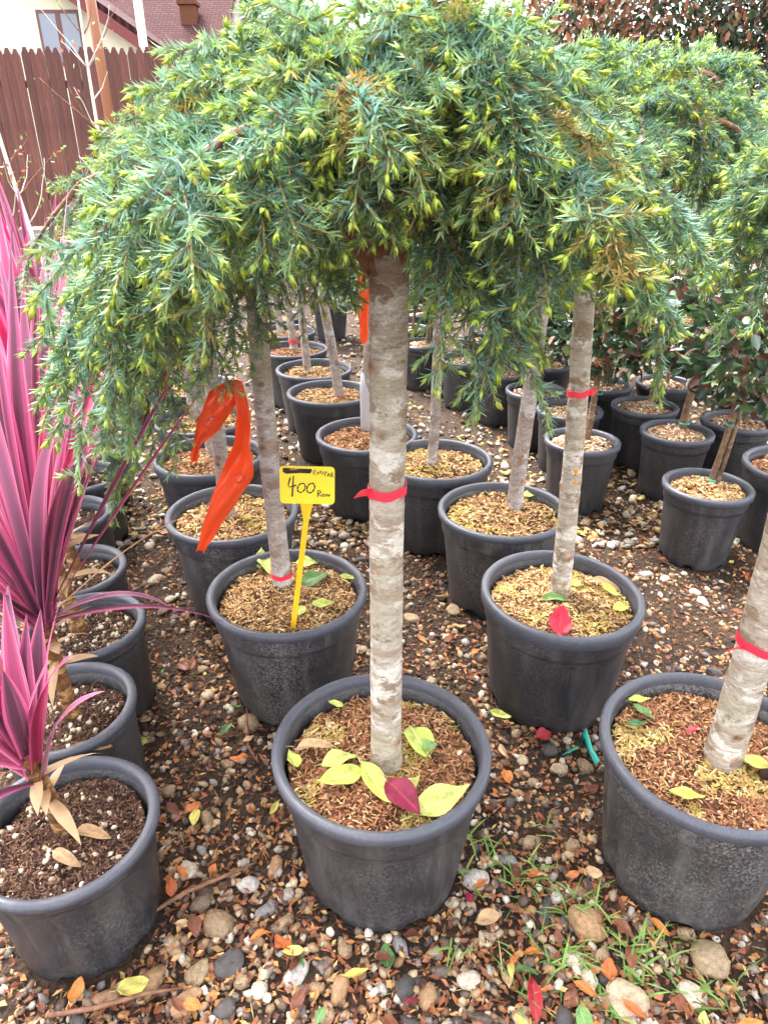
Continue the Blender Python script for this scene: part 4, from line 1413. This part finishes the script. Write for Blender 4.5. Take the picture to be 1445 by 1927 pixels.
strokes('crossed_out_bar', [[(-.054, .037), (-.030, .0375), (-.010, .036), (.010, .0375)], [(-.053, .034), (-.03, .0335), (.011, .0345)], [(-.054, .031), (-.02, .0315), (.009, .0325)], [(-.05, .028), (-.02, .029), (.008, .030)]], .0019, plate)

# ------------------------------------------------------------------ orange marking ribbon
rib_m, n, l, b = mat('orange_film', (.78, .075, .02), .22, .6)
rg = n.new('ShaderNodeRGB'); rg.outputs[0].default_value = (.95, .12, .02, 1)
thin_leaf(rib_m, n, l, b, rg.outputs[0], .28)
def ribbon(name, pts, widths, m, parent, y0=0.0, seed=0, fold=.012):
    g = random.Random(seed)
    k = 14
    V, F = [], []
    P = []
    N = (len(pts) - 1) * 4
    for i in range(N + 1):
        f = i / 4
        j = min(int(f), len(pts) - 2)
        u = f - j
        u2 = u * u * (3 - 2 * u)
        P.append((pts[j][0] + (pts[j + 1][0] - pts[j][0]) * u, pts[j][1] + (pts[j + 1][1] - pts[j][1]) * u, widths[j] + (widths[j + 1] - widths[j]) * u2))
    for i, (x, z, w) in enumerate(P):
        a, b_ = P[max(0, i - 1)], P[min(N, i + 1)]
        t = Vector((b_[0] - a[0], 0, b_[1] - a[1])).normalized()
        s = Vector((-t.z, 0, t.x))
        for q in range(k + 1):
            u = q / k - .5
            yy = y0 + fold * math.sin(u * 6 + i * .35 + seed) * (w / .04) + .009 * nz(u * 5 + seed, i * .55, seed) + .004 * nz(u * 13, i * 1.3, seed + 4)
            jag = (g.uniform(-.003, .003) if i == N else 0)
            V.append((x + s.x * u * w, yy, z + s.z * u * w + jag))
    for i in range(N):
        for q in range(k):
            a = i * (k + 1) + q
            F.append((a, a + 1, a + k + 2, a + k + 1))
    return obj(name, new_mesh(name, V, F), m, parent)
rb_root = empty('marking_ribbon', (-.281, 1.25, .96), 'orange plastic marking ribbon knotted on a drooping conifer branch', 'ribbon')
def loc_(l_):
    return [(x + .281, z - .96) for x, z in l_]
tl = ribbon('tail', loc_([(-.281, .966), (-.309, .930), (-.341, .879), (-.367, .841), (-.376, .802)]), [.026, .054, .046, .015, .013], rib_m, rb_root, 0, 2)
tr_ = ribbon('tail', loc_([(-.275, .966), (-.267, .911), (-.271, .857), (-.285, .793), (-.321, .729), (-.355, .668), (-.385, .606)]), [.022, .026, .03, .06, .052, .034, .015], rib_m, rb_root, -.012, 5)
V, F = stone_mesh(9, 2, .9, .4)
obj('knot', new_mesh('knot', V * .014, F), rib_m, rb_root, (.004, -.004, .004))
letter_m, n, l, b = mat('faded_print', (.42, .035, .012), .5, .3)
def print_(lines, w, parent, y):
    o = strokes('print', lines, w, parent, y)
    o.data.materials.clear(); o.data.materials.append(letter_m)
c_, s_ = math.cos(R(-48)), math.sin(R(-48))
def rot_(pts, cx, cz):
    return [(cx + x * c_ - z * s_, cz + x * s_ + z * c_) for x, z in pts]
def scl(q, k):
    return [(x * k, z * k) for x, z in q]
print_([rot_(scl(q, 1.5), -.046, -.066) for q in ([(.004, -.009), (-.005, -.009), (-.005, .009), (.004, .009)], [(-.005, 0), (.003, 0)])], .0019, tl, -.021)
print_([rot_(scl([(.006, .010), (-.003, .011), (-.008, 0), (-.003, -.011), (.006, -.010)], 1.5), -.030, -.044)], .0018, tl, -.020)
print_([scl([(-.012, -.170), (.002, -.163), (.010, -.172), (.006, -.184), (-.008, -.184)], 1.0)], .0019, tr_, -.036)

rb2 = empty('marking_ribbon', (-.066, 2.72, .92), 'orange ribbon strip hanging on the white sleeved trunk', 'ribbon')
ribbon('tail', [(0, .09), (-.006, .02), (-.012, -.10), (-.014, -.22)], [.02, .045, .035, .03], rib_m, rb2, 0, 7)
V, F = stone_mesh(4, 2, .9, .4)
obj('knot', new_mesh('knot', V * .025, F), rib_m, rb2, (0, 0, .02))

# teal tape scrap on the gravel
teal_m, n, l, b = mat('teal_tape', (.01, .36, .27), .35, .5)
V, F = [], []
tp = [(.449, 1.247, .012), (.47, 1.25, .02), (.492, 1.262, .024), (.51, 1.30, .035), (.516, 1.25, .022), (.523, 1.212, .014)]
for i, p in enumerate(tp):
    w = .007
    V += [(p[0] - .006, p[1] - w, p[2] + .006), (p[0] + .008, p[1] + w, p[2] + .001 + .008 * (i % 2))]
F = [(2 * i, 2 * i + 2, 2 * i + 3, 2 * i + 1) for i in range(5)]
o = obj('tape_scrap', new_mesh('tape_scrap', V, F), teal_m)
md = o.modifiers.new('thickness', 'SOLIDIFY'); md.thickness = .001
tag(o, 'twisted scrap of teal plastic tape on the gravel between two pots', 'tape')

for pts, w, lab in (([(.672, .968, .312), (.705, .95, .318), (.75, .93, .314)], .006, 'faded red tape strip lying in the pot beside the leaning trunk'),
                    ([(.606, 1.018, .312), (.622, 1.024, .318), (.636, 1.032, .313)], .005, 'short red tape scrap on mulch behind moss')):
    V = []
    for p in pts:
        V += [(p[0], p[1] - w, p[2]), (p[0], p[1] + w, p[2] + .003)]
    o = obj('tape_scrap', new_mesh('tape_scrap', V, [(0, 2, 3, 1), (2, 4, 5, 3)]), band_m)
    md = o.modifiers.new('thickness', 'SOLIDIFY'); md.thickness = .001
    tag(o, lab, 'tape')
clod_m, n, l, b = mat('wet_clod', (.03, .016, .01), .9, .15)
V, F = stone_mesh(91, 3, .9, .3)
V = V * (1 + .12 * np.array([[nz(*(v * 5))] for v in V]))
tag(obj('soil_clod', new_mesh('soil_clod', V * .02, F), clod_m, None, (.712, .905, .322)), 'dark crumbly clod of soil by the foot of the leaning trunk', 'clod')

# ------------------------------------------------------------------ leaves
def leaf_template(seed, wide=.5, curl=.12, fold=.12, wavy=.04):
    g = random.Random(seed)
    V, UV, F = [], [], []
    n1, n2 = 9, 4
    for i in range(n1 + 1):
        f = i / n1
        w = wide * math.sin(math.pi * f ** .85) ** .8 if 0 < f < 1 else .015
        for j in range(n2 + 1):
            u = j / n2 - .5
            z = curl * (f - .5) ** 2 * 2 + fold * abs(u) * 2 * (w / max(wide, .01)) + wavy * math.sin(f * 9 + j * 2 + seed)
            V.append((f - .5 + .03 * math.sin(6 * u + seed), u * w, z))
            UV.append((j / n2, f))
    for i in range(n1):
        for j in range(n2):
            a = i * (n2 + 1) + j
            F.append((a, a + n2 + 1, a + n2 + 2, a + 1))
    V += [(-.5, -.012, .01), (-.5, .012, .01), (-.72, .008, .03), (-.72, -.004, .03)]
    UV += [(.5, 0)] * 4
    b0 = len(V) - 4
    F.append((b0, b0 + 1, b0 + 2, b0 + 3))
    return V, UV, F
LT = [leaf_template(1, .5, .1, .1), leaf_template(2, .6, -.15, .08), leaf_template(3, .38, .35, .15), leaf_template(4, .32, -.25, .1), leaf_template(5, .66, .2, .05, .06)]
LM = {}
def leaf(color, x, y, z, L, yaw, label, group=None, shape=0, pitch=0.0, roll=0.0, wide=1.0):
    if (color, shape) not in LM:
        V, UV, F = LT[shape]
        LM[color, shape] = new_mesh('fallen_leaf', V, F, uv=UV)
    o = obj('fallen_leaf', LM[color, shape], LEAF[color], None, (x, y, z), (roll, pitch, yaw))
    o.scale = (L, L * wide, L)
    return tag(o, label, 'leaf', group)

gq = 'lime leaves in the front pot'
for (x, y, L, yw, sh, p) in ((.066, 1.005, .10, 1.9, 1, .15), (-.084, .95, .075, .5, 1, .1), (-.082, .905, .085, -2.8, 0, -.1), (-.012, .885, .10, -1.0, 2, .1),
                             (.102, .85, .115, .45, 0, -.1), (.051, .888, .05, .9, 0, .1), (-.17, .938, .065, 2.0, 2, .3)):
    leaf('lime', x, y, .316, L, yw, 'lime yellow leaf lying in the pot of the straight pale trunk', gq, sh, p, random.uniform(-.25, .25))
leaf('crimson', .034, .845, .338, .085, -.8, 'crimson leaf against the front rim among lime leaves', None, 1, .15, .2)
leaf('tan', -.138, .984, .316, .075, .1, 'pinkish tan leaf by the lime leaves in the front pot', None, 3, 0, .1)
leaf('green', .09, .975, .325, .04, .7, 'small green leaf on top of a lime leaf', None, 1, .2, .1)
leaf('lime', -.102, 1.099, .315, .035, 2.7, 'tiny lime leaf alone near the back rim of the front pot', None, 0)
for (x, y, L, yw, sh, p) in ((-.158, 1.462, .06, .3, 0, .1), (-.217, 1.672, .07, .5, 1, .2), (-.335, 1.66, .085, 2.4, 1, -.4), (-.355, 1.69, .07, 1.6, 0, -.5), (-.214, 1.44, .05, 1.6, 1, .1), (-.10, 1.585, .05, .2, 2, .2)):
    leaf('lime', x, y, .318, L, yw, 'lime leaf in the pot that holds the price sign', 'lime leaves in the price sign pot', sh, p, .2)
leaf('green', -.19, 1.58, .322, .085, .55, 'dark green ribbed leaf beside the price sign stake', None, 1, -.15, .2)
leaf('scarlet', .433, 1.372, .325, .085, 1.3, 'bright red broad leaf against the rim', None, 4, -.5, .1)
leaf('green', .445, 1.49, .318, .08, .0, 'dark green leaf at the foot of the trunk behind the red leaf', None, 3, 0, .3)
for (x, y, L, yw, sh) in ((.596, 1.56, .09, -.5, 3), (.61, 1.45, .05, .4, 1), (.52, 1.56, .05, 1.2, 0), (.60, 1.52, .06, -1.0, 2)):
    leaf('tan' if sh == 3 else 'yellow', x, y, .318, L, yw, 'pale dry leaf in the pot with the red leaf', 'pale leaves in the red leaf pot', sh, .1, .2)
for (x, y, L, yw, col, lab) in ((.539, 1.105, .05, .2, 'lime', 'pale lime leaf with two green ones in the leaning trunk pot'), (.535, 1.07, .05, -.9, 'green', 'blue-green leaf below a pale lime one'),
                              (.511, 1.035, .045, .2, 'green', 'small green leaf alone in moss by the rim'), (.543, .86, .062, -.1, 'yellow', 'pale yellow leaf lying along the inside of the rim'),
                              (.704, .93, .075, -.3, 'yellow', 'yellow leaf beside a dark clod of soil')):
    leaf(col, x, y, .32, L, yw, lab, None, 0, .1, -.2)
leaf('lime', .504, 2.12, .318, .06, .3, 'pale lime leaf under the mauve-grey trunk', None, 1, .1, .1)
leaf('green', .55, 2.115, .318, .07, -.4, 'folded green leaf under the mauve-grey trunk', None, 0, .2, .2)
leaf('tan', -.535, .845, .242, .075, -.2, 'cut dry leaf stub lying flat under the short-stemmed cordyline', None, 3, 0, .2)
leaf('tan', -.562, .795, .242, .068, -.4, 'curled dry leaf stub near the rim under the short-stemmed cordyline', None, 3, .1, .3)
leaf('tan', -.62, 1.04, .245, .10, .5, 'long dry leaf strip lying on cream pebbles', None, 3, .1, .1)
# chosen leaves on the ground
leaf('yellow', -.448, .70, .022, .055, .3, 'round pale yellow leaf on gravel beside the crooked twig', None, 4, .1)
leaf('green', .005, .752, .02, .045, 1.7, 'glossy dark green leaf flat on soil by the front pot', None, 4)
leaf('red', .411, 1.30, .03, .055, .6, 'orange red leaf beside the teal tape', None, 1, .2, .4)
leaf('lime', .309, 1.375, .02, .06, -.3, 'lime leaf curled on the gravel behind the front pot', None, 2, .1, .3)
leaf('red', .265, .683, .02, .08, 1.5, 'dark red lance-shaped leaf lying among grass', None, 3)
g = random.Random(21)
WORDS = {'brown': 'dull brown dry leaf lying on the gravel', 'orange': 'orange dry leaf lying on the gravel', 'yellow': 'yellow leaf lying on the gravel between pots',
         'red': 'dark red leaf lying on the gravel', 'tan': 'tan dry leaf lying on the gravel', 'green': 'green leaf lying on the gravel'}
cnt = 0
while cnt < 280:
    y = .58 + 3.2 * g.random() ** 1.7
    x = g.uniform(-1, 1) * (.30 + .52 * y)
    if not clear(x, y, .005):
        continue
    col = g.choice(['brown'] * 9 + ['orange'] * 5 + ['tan'] * 3 + ['yellow'] * 2 + ['red', 'green'])
    leaf(col, x, y, .016 + g.random() * .012, g.uniform(.02, .052), g.uniform(0, 6.28), WORDS[col], 'fallen leaves, ' + col, g.randint(0, 4), g.gauss(0, .25), g.gauss(0, .3))
    cnt += 1

# ------------------------------------------------------------------ stones, gravel, litter, grass
ST = []
for k in range(14):
    V, F = stone_mesh(k + 20, 3 if k < 7 else 2, .7 if k % 2 else .85, 0.08 if k % 4 == 0 else (.5 if k % 4 == 1 else .8))
    ST.append(new_mesh('stone', V, F))
placed = []
def stone(x, y, r, yaw=0.0, k=0, sq=1.0, z=None):
    o = obj('stone', ST[k % 14], stone_m, ground, (x, y, (r * .12 + ground_z(x, y)) if z is None else z), (g.gauss(0, .12), g.gauss(0, .12), yaw))
    o.scale = (r, r * sq, r * .9)
    placed.append((x, y, r * .8))
for (x, y, r, yw, k, sq) in ((-.323, .823, .038, -.5, 0, .75), (-.284, .749, .034, .1, 2, 1), (-.351, .679, .034, .9, 5, 1), (-.285, .907, .027, .1, 3, .8), (-.2, .887, .02, .8, 6, .9),
                             (-.237, .856, .026, .6, 9, .9), (-.198, .826, .023, .7, 3, .75), (-.108, .747, .022, .2, 1, .8), (.191, .915, .029, .1, 4, .95), (.197, .839, .02, .8, 0, .7),
                             (.32, .85, .028, 1.2, 8, .8), (.323, 1.003, .026, .4, 7, .8), (.098, .776, .022, .1, 11, .9), (.157, .719, .026, -.4, 2, .8), (-.274, .671, .03, .5, 10, .8),
                             (.078, .692, .024, 1.3, 4, .8), (-.218, .733, .02, 1.2, 3, .7), (.586, .806, .02, 0, 6, .8), (-.079, .706, .03, 1.3, 0, .55), (-.122, .706, .018, 0, 12, 1), (.31, 1.129, .016, 0, 3, .8), (-.509, 1.145, .02, .9, 0, .7)):
    stone(x, y, r, yw, k, sq)
tries = 0
while len(placed) < 300 and tries < 20000:
    tries += 1
    y = .56 + 1.7 * g.random() ** 2.1
    x = g.uniform(-1, 1) * (.28 + .46 * y)
    r = .010 + .021 * g.random() ** 1.8
    if y > 1.3:
        r *= 1.15
    if y < .85:
        r = .014 + .027 * g.random() ** 1.4
    if not clear(x, y, r * .4):
        continue
    if any((x - a) ** 2 + (y - b_) ** 2 < (r * .8 + c_) ** 2 for a, b_, c_ in placed):
        continue
    stone(x, y, r, g.uniform(0, 6.28), g.randint(0, 13), g.uniform(.8, 1.1))

gn = np.random.default_rng(33)
def scatter_pts(nmax, ymin, ymax, power, xw, clr=0.0):
    y = ymin + (ymax - ymin) * gn.random(nmax) ** power
    x = (gn.random(nmax) * 2 - 1) * (xw[0] + xw[1] * y)
    ok = np.array([clear(a, b_, clr) for a, b_ in zip(x, y)])
    x, y = x[ok], y[ok]
    return np.stack([x, y, np.array([ground_z(a, b_) for a, b_ in zip(x, y)])], 1)
P = scatter_pts(12500, .5, 2.7, 1.6, (.42, .46))
s = .003 + .013 * gn.random(len(P)) ** 1.9
col = STONECOL[gn.integers(0, len(STONECOL), len(P))] * gn.uniform(.6, 1.15, (len(P), 1))
gv = obj('gravel', scatter_mesh('gravel', P, s, col, [(40 + k, 1, .8, .3) for k in range(6)], gn, .3, .15), pebble_m, kind='stuff')
tag(gv, 'small mixed gravel and pebbles strewn over the dark soil', 'gravel')
P = scatter_pts(8000, 2.3, 9.0, 1.5, (.5, .62))
s = .011 + .022 * gn.random(len(P)) ** 2
far = np.array([(.42, .33, .22), (.5, .42, .31), (.3, .2, .12), (.36, .3, .24), (.55, .5, .44), (.16, .13, .11), (.4, .24, .12), (.46, .3, .14), (.28, .24, .2)])
col = far[gn.integers(0, len(far), len(P))] * gn.uniform(.65, 1.15, (len(P), 1))
gv = obj('gravel', scatter_mesh('gravel_far', P, s, col, [(60 + k, 1, .6, .5) for k in range(5)], gn, .3, .3), pebble_m, kind='stuff')
tag(gv, 'paler gravel covering the yard around the back rows', 'gravel')

# crumbs of soil, needles, bark and leaf bits
def litter(nmax, ymin, ymax, power, L, W, pal, label):
    P = scatter_pts(nmax, ymin, ymax, power, (.35, .55))
    m = len(P)
    yaw = gn.random(m) * 6.28
    pit = gn.normal(0, .35, m)
    d = np.stack([np.cos(yaw) * np.cos(pit), np.sin(yaw) * np.cos(pit), np.sin(pit)], 1)
    s_ = norm(np.cross(d, np.array([0, 0, 1.0])) + gn.normal(0, .4, (m, 3)))
    nn = np.cross(s_, d)
    l_ = (L * gn.uniform(.3, 1.3, m))[:, None]; w_ = (W * gn.uniform(.4, 1.3, m))[:, None]
    P[:, 2] += .004 + .008 * gn.random(m)
    V = np.stack([P - d * l_ * .5, P + s_ * w_ * .5 + nn * w_ * .2, P + d * l_ * .5, P - s_ * w_ * .5 + nn * w_ * .2], 1).reshape(-1, 3)
    F = np.arange(m)[:, None] * 4 + np.array([[0, 1, 2, 3]])
    c = np.array(pal)[gn.integers(0, len(pal), m)] * gn.uniform(.6, 1.3, (m, 1))
    o = obj('leaf_litter', new_mesh('leaf_litter', V, F, col=np.repeat(c, 4, 0), smooth=False), litter_m, kind='stuff')
    tag(o, label, 'leaf litter')
litter(17000, .5, 3.0, 1.45, .02, .0105, [(.26, .09, .04), (.38, .15, .05), (.16, .06, .035), (.44, .25, .1), (.1, .045, .03), (.3, .12, .06)], 'crumbled brown leaf bits scattered over the soil between the pots')
litter(2600, .5, 3.0, 1.4, .03, .0016, [(.3, .12, .05), (.42, .26, .1), (.12, .05, .03), (.36, .3, .12)], 'dry needles and thin stalks scattered on the soil')
litter(5200, 2.4, 8.0, 1.5, .04, .02, [(.44, .25, .1), (.36, .17, .07), (.5, .36, .14), (.2, .1, .05), (.42, .4, .1)], 'orange and yellow leaf litter around the back rows')

# grass tufts at the front
V, F, col = [], [], []
tufts = [(.268, .907, 14), (.3, .89, 16), (.325, .935, 16), (.472, .778, 34), (.525, .8, 22), (.35, .765, 20), (.29, .775, 16), (.245, .705, 18), (.41, .672, 28), (.2, 1.0, 14), (.165, .925, 8),
         (.40, .865, 22), (.375, 1.03, 8), (.135, .8, 8), (.56, .70, 18), (.46, .71, 24), (.36, .83, 18), (.43, .83, 16), (.31, .73, 14), (.38, .70, 14), (.22, .96, 10), (.62, .72, 12), (.5, .745, 14)]
for (x, y, k) in tufts:
    for i in range(int(k * .7)):
        az = g.uniform(0, 6.28)
        L = g.uniform(.03, .085)
        e = g.uniform(.25, 1.2)
        px, py, pz = x + g.gauss(0, .016), y + g.gauss(0, .014), .0
        w = g.uniform(.0014, .003)
        b0 = len(V)
        sx, sy = -math.sin(az) * w, math.cos(az) * w
        cc = g.choice([(.16, .3, .06), (.22, .36, .09), (.12, .22, .05), (.34, .36, .12), (.2, .34, .08)])
        for j in range(5):
            f = j / 4
            ww = (1 - f ** 2) + .03
            V += [(px + sx * ww, py + sy * ww, pz), (px - sx * ww, py - sy * ww, pz)]
            col += [cc, cc]
            ee = e - f * 1.0
            px += math.cos(az) * math.cos(ee) * L / 4; py += math.sin(az) * math.cos(ee) * L / 4; pz += math.sin(ee) * L / 4
            pz = max(pz, .006)
        for j in range(4):
            a = b0 + 2 * j
            F.append((a, a + 1, a + 3, a + 2))
gr = obj('grass', new_mesh('grass', V, np.array(F), col=np.array(col)), grass_m, kind='stuff')
tag(gr, 'sparse green grass growing through the gravel by the front pots', 'grass')

# fallen twigs
for k, (pts, lab) in enumerate((([(-.47, .83, .016), (-.40, .88, .02), (-.33, .915, .018), (-.27, .95, .014)], 'straight dark twig lying by the large flat stone'),
                                ([(-.58, .655, .02), (-.50, .665, .024), (-.42, .69, .022), (-.36, .70, .018)], 'crooked brown twig lying under the round yellow leaf'),
                                ([(-.37, 1.42, .02), (-.36, 1.34, .024), (-.345, 1.27, .02), (-.31, 1.22, .015)], 'reddish twig on soil behind the front pots'))):
    V, F, M = tube(pts, [.004, .0045, .0038, .002], 7, True, .15, k)
    tag(obj('twig', new_mesh('twig', V, F), twig_m), lab, 'twig')
